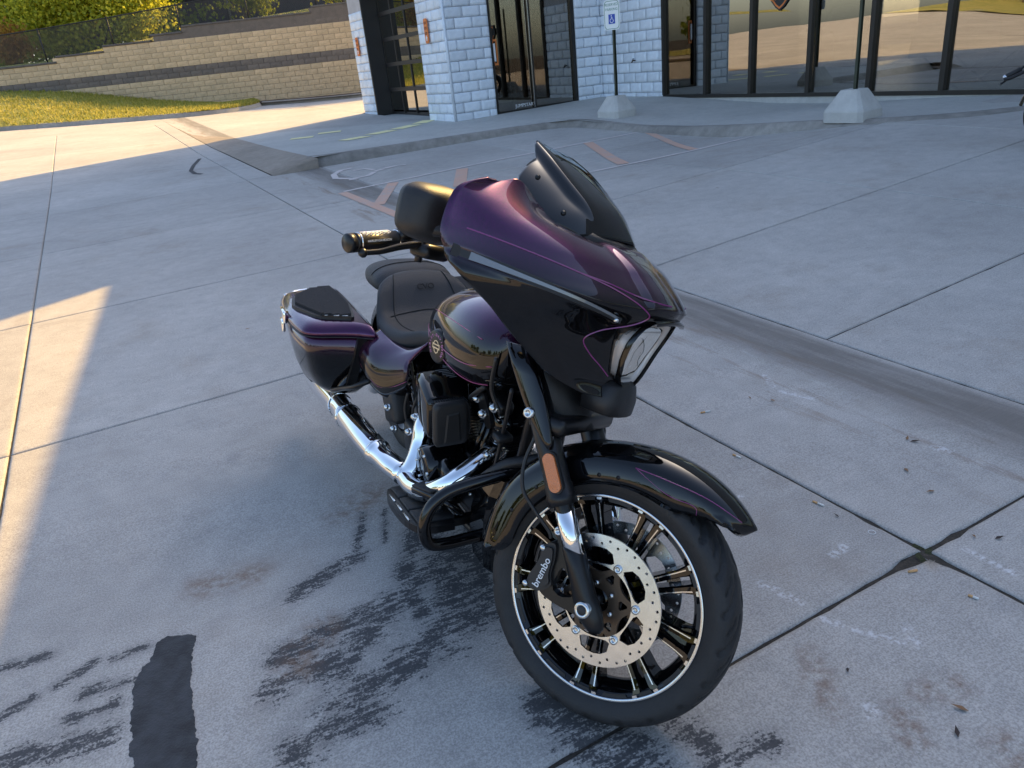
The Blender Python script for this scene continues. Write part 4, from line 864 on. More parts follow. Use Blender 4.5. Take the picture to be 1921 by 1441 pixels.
    S_('hub', lathe([(.0, -.062), (.03, -.062), (.034, -.05), (.052, -.045), (.055, -.03), (.04, -.02), (.04, .02), (.055, .03), (.052, .045), (.034, .05), (.03, .062), (0, .062)], A, Y, 36), 'gblack', rim)
    S_('valve_stem', tube([wp(.225, R(2), -.0), wp(.205, R(2), -.005), wp(.195, R(2), -.018)], [.006, .005, .004], 8), 'rubber2', rim)
    # ---------- brake discs
    dm = lambda y: Matrix.Translation(A + Y * y) @ Matrix(((1, 0, 0, 0), (0, 0, -1, 0), (0, 1, 0, 0), (0, 0, 0, 1)))
    for sy in (-.074, .074):
        holes = []
        for k in range(6):
            a = R(42 + 60 * k); L = [(r * math.cos(a + R(d)), r * math.sin(a + R(d))) for r, d in ((.096, -18), (.096, 18), (.104, 22), (.123, 16), (.129, 8), (.130, 0), (.129, -8), (.123, -16), (.104, -22))]; holes.append(L)
            for d, r in ((-27, .151), (-19, .141), (-10, .149), (-2, .139), (7, .150), (15, .141), (24, .1505)): holes.append(circ2(.0036, 8, (r * math.cos(a + R(d)), r * math.sin(a + R(d)))))
        d = F_('brake_disc', prism(circ2(.160, 96), holes + [circ2(.088, 60)], .0055, dm(sy)), 'steel', False)
        S_('disc_carrier', prism(chaikin([(r * math.cos(R(72 + 30 * k)), r * math.sin(R(72 + 30 * k))) for k, r in ((i, .105 if i % 2 == 0 else .066) for i in range(12))], 2, .2), [circ2(.030, 24)] + [chaikin([(r * math.cos(R(72 + 60 * k) + R(dd)), r * math.sin(R(72 + 60 * k) + R(dd))) for r, dd in ((.058, -14), (.058, 14), (.083, 0))], 1, .2) for k in range(6)], .009, dm(sy + (.002 if sy < 0 else -.002))), 'carrier', d, False)
        for k in range(6):
            a = R(72 + 60 * k); c = A + Vector((.0985 * math.cos(a), sy, .0985 * math.sin(a))); s = -1 if sy < 0 else 1
            S_('disc_button', lathe([(0, .001), (.004, .001), (.0045, .006), (.0105, .006), (.0108, -.003)], c, Y * s, 16), 'bolt', d)
            if k % 1 == 0: S_('carrier_bolt', lathe([(0, .008), (.005, .008), (.006, .004), (.006, 0)], A + Vector((.045 * math.cos(a + .5), sy * 1.06, .045 * math.sin(a + .5))), Y * s, 8), 'bolt', d)
    # ---------- forks
    def fk(z, y): return Vector((1.627 - .60 * (z - .313), y, z))
    fd = (fk(1, 0) - fk(0, 0)).normalized()
    for s in (-1, 1):
        y = s * .124
        up = F_('fork_leg', tube([fk(.525, y), fk(.545, y), fk(.548, y), fk(.565, y), fk(.568, y), fk(.62, y), fk(.80, y)], [.0365, .0365, .034, .034, .0315, .0315, .0315], 28, straight=True), 'sblack')
        S_('fork_tube', cyl(fk(.40, y), fk(.53, y), .0245, 28), 'chrome', up)
        S_('fork_lower', loft([[fk(z, y) + Vector((math.cos(t) * rx, math.sin(t) * ry, 0)) for t in [2 * math.pi * i / 24 for i in range(24)]] for z, rx, ry in ((.437, .026, .026), (.432, .0295, .0285), (.40, .030, .029), (.345, .031, .029), (.335, .036, .026), (.31, .037, .025), (.285, .032, .024), (.272, .02, .018))]), 'sblack', up)
        S_('axle_cap', lathe([(0, .016), (.0095, .016), (.0105, .022), (.0185, .022), (.020, .017), (.021, .0)], fk(.318, y + s * .012), Y * s, 32), 'bolt', up)
        S_('axle_recess', lathe([(0, .0225), (.0105, .0228), (.011, .02)], fk(.318, y + s * .012), Y * s, 24), 'dark', up)
        # amber reflector on a raised pad
        c = fk(.598, y) + Vector((.012, s * .029, 0)); tang = fd; o = Matrix(((tang.x, 0, 0, c.x), (0, 0, s, c.y), (tang.z, 0, 0, c.z), (0, 0, 0, 1)))
        fr = frame(c, fd, (Y * s).cross(fd)); cap = lambda L, r: [(L * math.cos(0) + r * math.cos(a), r * math.sin(a)) for a in [R(x) for x in range(-90, 91, 15)]] + [(-L + r * math.cos(a), r * math.sin(a)) for a in [R(x) for x in range(90, 271, 15)]]
        S_('reflector_pad', prism(cap(.032, .0185), [], .012, fr @ Matrix.Translation((0, 0, -.002 if True else 0))), 'mblack', up, False)
        S_('amber_reflector', prism(cap(.031, .0155), [], .006, fr @ Matrix.Translation((0, 0, .0075))), 'amber', up, False)
        # glossy shroud over the upper leg
        rr = []
        for z, hw, dx in ((.648, .006, .018), (.665, .018, .014), (.70, .030, .008), (.75, .036, .004), (.80, .038, .0), (.86, .034, -.004)):
            c = fk(z, y); n = 10
            rr.append([c + Vector((hw * math.cos(t) + dx, s * (.022 + .016 * math.sin(t) ** .5), 0)) for t in [math.pi * i / n for i in range(n + 1)]] + [c + Vector((-hw * .9, s * .004, 0)), c + Vector((hw * .9, s * .004, 0))])
        S_('fork_shroud', loft(rr), 'gblack', up)
        S_('shroud_bolt', lathe([(0, .006), (.006, .006), (.0065, .010), (.012, .010), (.014, .0)], fk(.715, y) + Vector((-.012, s * .036, 0)), Y * s, 20), 'bolt', up)
    F_('lower_clamp', rbox(fk(.70, 0) + Vector((.02, 0, 0)), (.10, .30, .045), .015), 'sblack')
    F_('fork_apron', loft([[fk(z, y_) + Vector((dx, 0, 0)) for y_, dx in ((-w, -.02), (-w * .8, .05), (0, .075), (w * .8, .05), (w, -.02), (0, -.04))] for z, w in ((.69, .085), (.72, .12), (.80, .145), (.85, .15))]), 'mblack')
    F_('fork_axle', cyl(A + Y * -.13, A + Y * .13, .012, 16), 'sblack')
    # ---------- caliper and its bracket (right), mirrored on the left
    pm = lambda y: Matrix.Translation((0, y, 0)) @ Matrix(((1, 0, 0, 0), (0, 0, -1, 0), (0, 1, 0, 0), (0, 0, 0, 1)))
    CP = [(1.4770, 0.4100), (1.4940, 0.4270), (1.5110, 0.4270), (1.5170, 0.3920), (1.5150, 0.3520), (1.5260, 0.3270), (1.5040, 0.3030), (1.4820, 0.2950), (1.4590, 0.3000), (1.4590, 0.3270), (1.4720, 0.3580), (1.4790, 0.3870)]
    BK = [(1.4970, 0.4620), (1.5090, 0.4660), (1.5360, 0.4120), (1.5580, 0.3800), (1.5890, 0.3230), (1.6020, 0.3200), (1.6120, 0.2860), (1.5940, 0.2820), (1.5430, 0.2830), (1.4990, 0.2910), (1.4880, 0.3060), (1.5040, 0.3320), (1.5150, 0.3850), (1.5100, 0.4280)]
    for s in (-1, 1):
        fl = (lambda vf: vf) if s < 0 else mir
        bk = F_('caliper_bracket', fl(prism(chaikin(BK, 2, .22), [chaikin([(1.5360, 0.3790), (1.5550, 0.3670), (1.5840, 0.3210), (1.5500, 0.3050), (1.5230, 0.3160), (1.5270, 0.3540)], 1, .2)], .022, pm(-.108))), 'sblack', False)
        cp = F_('brake_caliper', fl(join(prism(chaikin(CP, 2, .2), [], .050, pm(-.103)), prism([(x * .84 + .16 * sum(q[0] for q in CP) / len(CP), z * .84 + .16 * sum(q[1] for q in CP) / len(CP)) for x, z in chaikin(CP, 2, .2)], [], .060, pm(-.105)))), 'mblack', False)
        for q in [(1.4810, 0.4080), (1.4590, 0.3050)]: S_('caliper_bolt', fl(lathe([(0, .012), (.006, .012), (.0075, .009), (.0075, 0)], (q[0], -.125, q[1]), -Y, 14)), 'bolt', cp)
        a, b = Vector((1.4890, 0.3200)), Vector((1.5010, 0.3810))
        S_('caliper_lettering', fl(xf(text('brembo', .0255, .0008), frame(((a.x + b.x) / 2, -.1362, (a.y + b.y) / 2), (b.x - a.x, 0, b.y - a.y), Vector((b.x - a.x, 0, b.y - a.y)).cross(Vector((0, 1, 0)))))), 'white', cp, False)
        S_('bracket_bolt', fl(lathe([(0, .004), (.004, .004), (.005, .009), (.010, .009), (.011, 0)], ((1.5050, 0.4590)[0], -.119, (1.5050, 0.4590)[1]), -Y, 16)), 'bolt', bk)
    F_('brake_hose', tube([(1.3810, -0.1250, 0.6920), (1.3880, -0.1300, 0.6580), (1.3830, -0.1400, 0.6040), (1.3900, -0.1500, 0.5590), (1.4040, -0.1500, 0.5250), (1.4290, -0.1450, 0.5000), (1.4570, -0.1350, 0.4730), (1.4810, -0.1250, 0.4500), (1.4900, -0.1200, 0.4340)], .0048, 10, 8), 'rubber2')
    # ---------- front fender
    rings = []; n = 52; TT = [.955 * i / 44 for i in range(45)] + [.955 + .045 * math.sin(math.pi / 2 * s / 8) for s in range(1, 9)]
    for i in range(n + 1):
        t = TT[i]; a = R(180 - 135 * t); r = .338 + .012 * sm(0, .25, t) + .030 * sm(.55, 1, t); tip = min(1, (1 - t) / .16); tail = min(1, t / .10)
        hw = .082 * (1 - (1 - min(1, (1 - t) / .30)) ** 2.6 * .55) * (1 if t <= .955 else math.sqrt(max(.0004, 1 - ((t - .955) / .045) ** 2))); sk = (.082 * sm(0, .35, tip) + .004) * (.35 + .65 * math.sqrt(max(0, 1 - (1 - tail) ** 2)))
        if t > .80: sk *= 1 - .75 * sm(.80, .98, t)
        ring = []
        cut = .018 * math.exp(-((t - .62) / .22) ** 2)
        sec = [(-hw * .985, -sk + cut), (-hw, -sk * .55), (-hw * .99, -.018), (-hw * .90, -.004), (-hw * .68, .010), (-hw * .35, .019), (0, .022)]; sec = sec + [(-y, d) for y, d in reversed(sec[:-1])]
        for y, d in sec: ring.append(A + Vector((math.cos(a) * (r + d), y, math.sin(a) * (r + d))))
        rings.append(ring)
    fen = F_('front_fender', loft(rings, False, False), 'gblack'); mo = fen.modifiers.new('thickness', 'SOLIDIFY'); mo.thickness = .004; mo.offset = -1
    def fpt(t, k, lift=.003):
        i = min(int(t * n), n - 1); f = t * n - i; p = Vector(rings[i][k]).lerp(Vector(rings[i + 1][k]), f); e = (p - A); e.y = 0; return p + Vector((0, -lift * 1.2, 0)) + e.normalized() * lift
    for sg in (0, 1):
        def mp(p): return p if sg == 0 else Vector((p.x, -p.y, p.z))
        S_('fender_pinstripe', tube([mp(fpt(.60, 2)), mp(fpt(.68, 2)), mp(fpt(.78, 3)), mp(fpt(.88, 4))], .0012, 6, 8), 'pin', fen); S_('fender_pinstripe', tube([mp(fpt(.60, 2)), mp(fpt(.70, 1)), mp(fpt(.77, 1)), mp(fpt(.79, 0))], .0010, 6, 8), 'pin', fen)
    for t in (.16, .28, .50, .56):
        for s in (1, -1):
            p = fpt(t, 1, 0); S_('fender_bolt', lathe([(0, .006), (.005, .005), (.006, 0)], (p.x, p.y * s, p.z), Y * (-s), 12), 'sblack', fen)
    # ---------- fairing
    CV = [(1.438, 1.152), (1.488, 1.118), (1.537, 1.077), (1.585, 1.035), (1.602, 1.004), (1.562, .955), (1.548, .90), (1.536, .835), (1.532, .785)]
    EV = [(1.253, .36, 1.205), (1.231, .43, 1.172), (1.221, .445, 1.097), (1.235, .44, 1.05), (1.285, .425, 1.005), (1.335, .36, .952), (1.365, .29, .898), (1.425, .20, .826), (1.475, .135, .795)]
    CVs = crom([(a, 0, b) for a, b in CV], 8); EVs = crom(EV, 8); NV = len(CVs) - 1; NT = 44
    def fpoint(v, t):
        v = max(0, min(NV, v)); i = min(int(v), NV - 1); f = v - i; C = CVs[i].lerp(CVs[i + 1], f); E = EVs[i].lerp(EVs[i + 1], f); w = v / 8
        t1 = (math.sqrt(t * t + .012) - .1095) / (math.sqrt(1.012) - .1095); a = .80 if w < 5 else .80 - .25 * sm(5, 8, w)
        g = a * t1 + (1 - a) * t ** 4.5
        g0 = min(1, 1.12 * t) * .5 + .5 * (1 - math.exp(-2.6 * t)) / (1 - math.exp(-2.6)); bt = sm(2.0, 0, w); g = g + (g0 - g) * bt
        x = C.x + (E.x - C.x) * g; y = E.y * t ** .96; z = C.z + (E.z - C.z) * t
        bul = math.sin(math.pi * min(1, t)) ; x += .030 * bul * sm(8, 3, w) * (1 - sm(6, 8, w)) * (1 - bt)
        # ridge beside the screen
        rg = math.exp(-((t - .75) / .125) ** 2) * sm(1.3, 0, w); z += .030 * rg
        z -= .022 * math.exp(-((t - .30) / .22) ** 2) * sm(1.2, 0, w)
        # raised shark nose in the middle
        ns = sm(.27, .20, t) * sm(.2, .8, w) * sm(4.4, 3.6, w); x += .010 * ns; z += .006 * ns
        # light strip channel, hollow flank under it
        led = 3.0 + 2.4 * (1 - t); dl = w - led
        x -= .012 * sm(0, .5, dl) * sm(.12, .3, t) * (1 - sm(7, 8, w)); fl_ = math.exp(-((w - 6.0) / 1.1) ** 2) * math.exp(-((t - .62) / .25) ** 2); x -= .013 * fl_
        cr = math.exp(-((dl) / .16) ** 2) * sm(.34, .40, t) * sm(.99, .95, t); x -= .009 * cr; y -= .004 * cr
        return Vector((x, y, z))
    def hl_in(y, z, k=1.0):       # shield outline of the headlight
        if not (.832 - .01 * (k - 1) * 9 < z < .985): return False
        return abs(y) < k * 1.15 * interp([(.832, .040), (.85, .056), (.89, .073), (.93, .083), (.96, .080), (.975, .066), (.985, .045)], z)
    Vv, Ff = [], []; NW = NV * 2
    for sgn in (-1, 1):
        b0 = len(Vv)
        for j in range(NW + 1):
            for i in range(NT + 1): p = fpoint(j / 2, i / NT); Vv.append((p.x, p.y * sgn, p.z))
        for j in range(NW):
            for i in range(NT):
                q = [b0 + j * (NT + 1) + i, b0 + j * (NT + 1) + i + 1, b0 + (j + 1) * (NT + 1) + i + 1, b0 + (j + 1) * (NT + 1) + i]; c = sum((Vector(Vv[k]) for k in q), Vector()) / 4
                if hl_in(c.y, c.z, 1.04): continue
                Ff.append(tuple(q) if sgn < 0 else tuple(reversed(q)))
    bm = bmesh.new(); vs = [bm.verts.new(p) for p in Vv]
    for f in Ff: bm.faces.new([vs[i] for i in f])
    bmesh.ops.remove_doubles(bm, verts=bm.verts[:], dist=.0004); me = bpy.data.meshes.new('fairing'); bm.to_mesh(me); bm.free(); me.polygons.foreach_set('use_smooth', [True] * len(me.polygons)); me.materials.append(M['fair'])
    fair = inst('fairing', me, bike, ST); mo = fair.modifiers.new('thickness', 'SOLIDIFY'); mo.thickness = .006; mo.offset = -1
    def fn_(v, t, d):
        p = fpoint(v * 8, t); a = fpoint(v * 8 + .3, t) - p; b = fpoint(v * 8, t + .01) - p; nn = a.cross(b).normalized()
        if nn.x < 0: nn = -nn
        return p + nn * d
    def both(vf): return (vf, mir(vf))
    ledp = [fn_(3.0 + 2.4 * (1 - t), t, .0005) for t in [.37 + .61 * i / 24 for i in range(25)]]
    def strip(path, hw, d=.0012, up=None):
        rings = []
        for i, p in enumerate(path):
            t = (path[min(i + 1, len(path) - 1)] - path[max(i - 1, 0)]).normalized(); nrm = Vector((.55, .8, .15)); s_ = t.cross(nrm).normalized(); nrm = s_.cross(t).normalized(); h = hw[i] if isinstance(hw, list) else hw
            rings.append([p - s_ * h, p - s_ * h + nrm * d, p + s_ * h + nrm * d, p + s_ * h])
        return loft(rings)
    for vf in both(strip(ledp, [.008 + .004 * i / 24 for i in range(25)], .005)): S_('light_strip_housing', vf, 'mblack', fair, False)
    for vf in both(strip(ledp[1:-2], [.0030 + .0055 * (i / 21) ** 4 for i in range(22)], .0075)): S_('light_strip', vf, 'led', fair, False)
    for P in ([(2.0, .93), (2.15, .80), (2.45, .62), (2.85, .44), (3.30, .33), (3.75, .27), (4.10, .235), (4.40, .25), (4.70, .31), (5.10, .42), (5.50, .51), (5.80, .53), (6.2, .49), (6.5, .42), (6.85, .33)], [(2.6, .55), (2.75, .42), (3.0, .30), (3.2, .23), (3.32, .17), (3.32, .10)]):
        pts = crom([fn_(v, t, .0006) for v, t in P], 6)
        for vf in both(strip(pts, .0013, .0012)): S_('pinstripe', vf, 'pin', fair, False)
    for vf in both(lathe([(0, .006), (.004, .005), (.0065, .001), (.0065, -.003)], fn_(3.0 + 2.4 * .60, .40, .0085), Vector((.8, .45, .3)), 14)): S_('marker_lamp', vf, 'bolt', fair)
    # headlight: bezel ring, bowl, lens
    hz = [.829, .835, .85, .87, .89, .91, .93, .95, .965, .977, .986]
    def shield(k, dz=0): 
        R_ = [(interp([(.829, .030), (.835, .042), (.85, .056), (.89, .073), (.93, .083), (.96, .080), (.975, .066), (.986, .046)], z) * k * 1.15, z) for z in hz]; cz = .91
        return [(-y, cz + (z - cz) * k) for y, z in R_] + [(y, cz + (z - cz) * k) for y, z in reversed(R_)]
    def hx(y, z): return interp([(.82, 1.540), (.86, 1.552), (.90, 1.563), (.95, 1.582), (.99, 1.597)], z) - 1.35 * y * y - .020
    def hring(k, dx): return [Vector((hx(y, z) + dx, y, z)) for y, z in shield(k)]
    S_('headlight_recess', loft([hring(1.085, .016), hring(1.10, .010), hring(1.07, .0)], False), 'gblack', fair)
    S_('headlight_bezel', loft([hring(1.06, .001), hring(1.05, .006), hring(1.0, .006), hring(.93, -.004), hring(.90, -.012), hring(.90, -.03)], False), 'bezel', fair)
    bowl = S_('headlight_bowl', loft([hring(.905, -.010), hring(.88, -.022), hring(.70, -.045), hring(.40, -.060), hring(.12, -.064)]), 'reflector', fair)
    S_('headlight_divider', rbox((1.520, 0, .905), (.03, .14, .022), .006, 2, Matrix.Rotation(R(14), 3, 'Y')), 'reflector', bowl)
    S_('projector', lathe([(0, .012), (.010, .010), (.014, 0), (.016, -.02)], (1.533, 0, .905), X, 20), 'bolt', bowl)
    S_('headlight_lens', loft([hring(.90, -.008), hring(.85, -.003), hring(.6, .001), hring(.3, .003), hring(.05, .0035)]), 'hlens', fair)
    S_('nose_brow', loft([[Vector((hx(y, .99) + dx + .026, y, .994 + dz - .9 * y * y)) for y in [(-.095 + .19 * i / 16) for i in range(17)]] for dx, dz in ((-.004, -.006), (.006, -.004), (.006, .004), (-.008, .010))], False, False), 'gblack', fair)
    S_('chin', loft([[Vector((x0 + dx, y, z)) for dx, y in ((0, -w), (.018, -w * .93), (.03, -w * .5), (.034, 0), (.03, w * .5), (.018, w * .93), (0, w), (-.06, w * .9), (-.06, -w * .9))] for z, w, x0 in ((.748, .070, 1.515), (.752, .082, 1.515), (.78, .088, 1.515), (.815, .082, 1.508), (.83, .06, 1.50))]), 'mblack', fair)
    S_('inner_fairing', loft([[Vector((x, y * s_, z)) for y, s_ in ((.30, -1), (.12, -1), (0, 1), (.12, 1), (.30, 1))] for x, z in ((1.25, 1.17), (1.22, 1.12), (1.24, 1.02), (1.30, .95))], False, False), 'mblack', fair)
    # ---------- windscreen
    def wpt(s, t, lift=0):
        c = crom([(1.455, 0, 1.150), (1.40, 0, 1.212), (1.335, 0, 1.258), (1.25, 0, 1.308), (1.170, 0, 1.340)], 5); e = crom([(1.385, .150, 1.138), (1.34, .190, 1.160), (1.29, .214, 1.192), (1.245, .220, 1.228), (1.205, .185, 1.280)], 5)
        s0 = s; s = s * (1 - .13 * sm(.58, .68, t)); x = s * 20; i = min(int(x), 19); C = c[i].lerp(c[i + 1], x - i); E = e[i].lerp(e[i + 1], x - i); g = .22 * t * t + .78 * t ** 4
        return Vector((C.x + (E.x - C.x) * (.55 * t + .45 * t * t), E.y * t, C.z + (E.z - C.z) * g + lift + .005 * math.exp(-((t - .50) / .12) ** 2) * s0 - .017 * sm(.56, .66, t) * sm(.05, .55, s0)))
    V, Fq = [], []
    for j in range(25):
        for i in range(-40, 41): p = wpt(j / 24, abs(i) / 40); V.append((p.x, p.y * (1 if i > 0 else -1), p.z))
    for j in range(24):
        for i in range(80): Fq.append((j * 81 + i, j * 81 + i + 1, (j + 1) * 81 + i + 1, (j + 1) * 81 + i))
    ws = F_('windscreen', (V, Fq), 'smoke'); mo = ws.modifiers.new('thickness', 'SOLIDIFY'); mo.thickness = .005; mo.offset = -1
    for s, t in ((.35, .86), (.80, .80)):
        for sg in (-1, 1):
            p = wpt(s, t, .0); S_('screen_bolt', lathe([(0, .005), (.0055, .004), (.0065, 0)], (p.x, p.y * sg, p.z), Vector((.6, sg * .5, .62)), 12), 'sblack', ws)
    F_('screen_base', loft([[Vector((x + dx, y, z + dz)) for dx, dz in ((0, 0), (.012, -.012), (.008, -.03), (-.03, -.03))] for x, y, z in ((1.345, -.165, 1.16), (1.40, -.12, 1.152), (1.44, -.05, 1.146), (1.452, 0, 1.145), (1.44, .05, 1.146), (1.40, .12, 1.152), (1.345, .165, 1.16))]), 'mblack')
    dk = []
    for t in [.04 + .70 * i / 22 for i in range(23)]: p = fpoint(0, t); dk.append([p + Vector((-.006, -.004, -.012)), Vector((p.x - .03, p.y * .84, p.z - .014)), Vector((p.x - .07, p.y * .70, p.z - .03)), Vector((p.x - .16, p.y * .6, p.z - .05))])
    for vf in both(loft(dk, False, False)): S_('dash_cowl', vf, 'mblack', fair)
    # ---------- handlebar, grips, levers, mirrors
    F_('handlebar', tube([(1.04, -.35, 1.045), (1.08, -.26, 1.065), (1.13, -.16, 1.07), (1.17, -.08, 1.04), (1.17, .08, 1.04), (1.13, .16, 1.07), (1.08, .26, 1.065), (1.04, .35, 1.045)], .0127, 14), 'sblack')
    for s in (-1, 1):
        fl = (lambda vf: vf) if s < 0 else mir
        g0, g1 = Vector((.999, -.468, 1.004)), Vector((1.029, -.318, 1.041)); d = (g1 - g0).normalized(); L = (g1 - g0).length; g0 = g0 - d * .0
        gp = F_('grip', fl(lathe([(.0, 0), (.019, 0), (.0215, .003), (.0215, .016), (.0195, .0165), (.0195, .020), (.0215, .0205), (.0215, .027), (.0198, .028), (.0198, L - .02), (.0235, L - .018), (.0235, L), (.0127, L)], g0, d, 28)), 'sblack')
        S_('grip_ring', fl(lathe([(.0200, .028), (.0222, .0285), (.0222, .031), (.0200, .0315)], g0, d, 28)), 'chrome', gp); S_('grip_ring', fl(lathe([(.0200, L - .026), (.0214, L - .0255), (.0214, L - .0235), (.0200, L - .023)], g0, d, 28)), 'chrome', gp)
        e = Vector((0, 0, 1)); e = (e - d * e.dot(d)).normalized(); f_ = d.cross(e); kn = []
        for i in range(13):
            for j in range(5):
                an = R(-2 + (j - 2) * 15 + (7 if i % 2 else 0)); c = g0 + d * (.040 + i * .0058) + (e * math.cos(an) - f_ * math.sin(an) * -1) * .0201; kn.append(rbox(c, (.0042, .0042, .0022), .0008, 1, frame((0, 0, 0), d, e).to_3x3()))
        S_('grip_knurl', fl(join(*kn)), 'steel', gp, False, kind='stuff')
        oc = f_ if f_.x > 0 else -f_
        S_('grip_lettering', fl(xf(text('HARLEY-DAVIDSON', .0072, .0003), frame(g0 + d * .075 + (oc * .93 + e * .2).normalized() * .0202, d, e))), 'white', gp, False)
        F_('brake_lever' if s < 0 else 'clutch_lever', fl(tube([(1.085, -.290, 1.040), (1.080, -.325, 1.036), (1.062, -.365, 1.022), (1.047, -.405, 1.004), (1.037, -.432, .996), (1.032, -.444, .993)], [.012, .011, .0095, .008, .0075, .0075], 12, 6, .75)), 'steel' if False else 'sblack')
        F_('lever_ball', fl(lathe([(0, -.011), (.006, -.009), (.0105, -.003), (.0105, .003), (.006, .009), (0, .011)], (1.031, -.446, .992), d, 16)), 'sblack')
        F_('lever_perch', fl(join(rbox((1.06, -.30, 1.045), (.07, .06, .045), .012), rbox((1.085, -.285, 1.025), (.06, .09, .035), .012), cyl((1.075, -.31, 1.022), (1.075, -.31, .996), .009, 12))), 'sblack')
        # mirror: rounded tapered housing
        c = Vector((1.150, -.390, 1.108)); rg = []
        for q, k in ((-.036, .78), (-.030, .92), (-.015, 1.0), (.008, .96), (.028, .84), (.040, .62), (.045, .25)):
            ring = []
            for i in range(32):
                t = 2 * math.pi * i / 32; cy = math.copysign(abs(math.cos(t)) ** .48, math.cos(t)); cz = math.copysign(abs(math.sin(t)) ** .48, math.sin(t)); ring.append(c + Vector((q * 1.05 + .012 * cy, (.072 * cy) * k, (.062 * cz + .006 * cy * cz) * k)))
            rg.append(ring)
        mr = F_('mirror', fl(loft(rg)), 'mblack'); S_('mirror_glass', fl(loft([rg[0], [p + Vector((-.001, 0, 0)) for p in rg[0]]])), 'reflector', mr); S_('mirror_bolt', fl(lathe([(0, .006), (.006, .005), (.0075, 0)], (1.196, -.385, 1.115), Vector((.9, -.2, 0)), 14)), 'bolt', mr)
        S_('mirror_stalk', fl(tube([(1.17, -.41, 1.075), (1.20, -.39, 1.08), (1.24, -.36, 1.10)], .014, 10)), 'mblack', mr)
    # ---------- tank
    def sup(x, w, zt, zb, n=40, e=2.3, drop=0):
        zc = zb + (zt - zb) * .42; R_ = []
        for i in range(n):
            t = 2 * math.pi * i / n; cy = math.copysign(abs(math.cos(t)) ** (2 / e), math.cos(t)); cz = math.copysign(abs(math.sin(t)) ** (2 / e), math.sin(t)); R_.append(Vector((x, w * cy, zc + cz * ((zt - zc) if cz > 0 else (zc - zb)))))
        return R_
    def smooth_st(S_, m=4): return [tuple(v) for v in zip(*[ [p[0] for p in crom([(s[k], 0, 0) for s in S_], m)] for k in range(4)])]
    tk = smooth_st([(.545, .02, .745, .71), (.56, .065, .78, .675), (.60, .122, .828, .65), (.68, .155, .862, .63), (.78, .172, .890, .618), (.88, .180, .909, .615), (.98, .177, .918, .62), (1.08, .158, .908, .65), (1.15, .115, .878, .70), (1.17, .06, .845, .76)])
    tank = B_('fuel_tank', loft([sup(*s) for s in tk]), 'tankp')
    S_('tank_console', loft([[(x, y, z) for y, z in ((-w, h - .012), (-w * .8, h + .004), (0, h + .008), (w * .8, h + .004), (w, h - .012))] for x, w, h in ((.58, .03, .805), (.66, .045, .855), (.80, .05, .893), (.95, .05, .917), (1.08, .035, .908))], False, False), 'gblack', tank)
    def tpt(x, ang, lift=.0022):
        s = None
        for a, b in zip(tk, tk[1:]):
            if a[0] <= x <= b[0]: f = (x - a[0]) / (b[0] - a[0]); s = [p + (q - p) * f for p, q in zip(a, b)]
        if s is None: s = tk[-1]
        zc = s[3] + (s[2] - s[3]) * .42; t = R(ang); cy = math.copysign(abs(math.cos(t)) ** (2 / 2.3), math.cos(t)); cz = math.copysign(abs(math.sin(t)) ** (2 / 2.3), math.sin(t)); return Vector((x, s[1] * cy + lift * math.cos(t), zc + cz * ((s[2] - zc) if cz > 0 else (zc - s[3])) + lift * math.sin(t)))
    for P in ([(.60, 172), (.68, 174), (.82, 178), (.95, 180), (1.05, 183), (1.14, 186)], [(.62, 178), (.72, 184), (.86, 190), (.93, 196), (.99, 204), (1.05, 213), (1.10, 220)], [(.60, 150), (.75, 147), (.95, 150), (1.1, 155)]):
        pt = crom([tpt(x, a) for x, a in P], 6); S_('tank_pinstripe', tube(pt, .0013, 6, 1, straight=True), 'pinkpin', tank); S_('tank_pinstripe', mir(tube(pt, .0013, 6, 1, straight=True)), 'pinkpin', tank)
    for s in (-1, 1):
        fl = (lambda vf: vf) if s < 0 else mir; c = Vector((.845, -.173, .735)); nr = Vector((.20, -1, .06)).normalized()
        md = S_('tank_medallion', fl(lathe([(0, .015), (.048, .015), (.053, .012), (.055, .004), (.055, -.014)], c, nr, 48)), 'sblack', tank)
        xa = Vector((1, 0, 0)); xa = (xa - nr * xa.dot(nr)).normalized(); za = nr.cross(xa)
        if za.z < 0: za = -za
        letters = []
        for i, ch in enumerate('HARLEY-DAVIDSON'):
            a = R(215 - i * 17.9); q = c + nr * .0152 + (xa * math.cos(a) + za * math.sin(a)) * .037; letters.append(xf(text(ch, .0125, .0006), frame(q, (xa * math.sin(a) - za * math.cos(a)), (xa * math.cos(a) + za * math.sin(a)))))
        mf = frame(c + nr * .0152, xa, za)
        shl = [(-.020, .010), (-.013, .011), (-.010, .018), (0, .0215), (.010, .018), (.013, .011), (.020, .010), (.020, -.006), (.014, -.007), (.010, -.017), (0, -.022), (-.010, -.017), (-.014, -.007), (-.020, -.006)]
        inn = [[(-.012, .0085), (.012, .0085), (.008, .0155), (0, .0185), (-.008, .0155)], [(-.017, .0052), (.017, .0052), (.017, -.0022), (-.017, -.0022)], [(-.011, -.0058), (.011, -.0058), (.0075, -.0150), (0, -.0188), (-.0075, -.0150)]]
        S_('medallion_lettering', fl(join(*letters)), 'pinktxt', md, False); S_('medallion_shield', fl(prism(shl, inn, .002, mf)), 'cream', md, False)
    # ---------- seat
    rs = smooth_st([(.60, .05, .700, .66), (.57, .095, .702, .635), (.50, .130, .690, .605), (.42, .180, .668, .572), (.33, .205, .660, .565), (.25, .212, .664, .57), (.19, .208, .684, .585), (.145, .202, .728, .62), (.105, .190, .772, .655), (.06, .172, .796, .685), (.02, .135, .790, .70)])
    rings = []
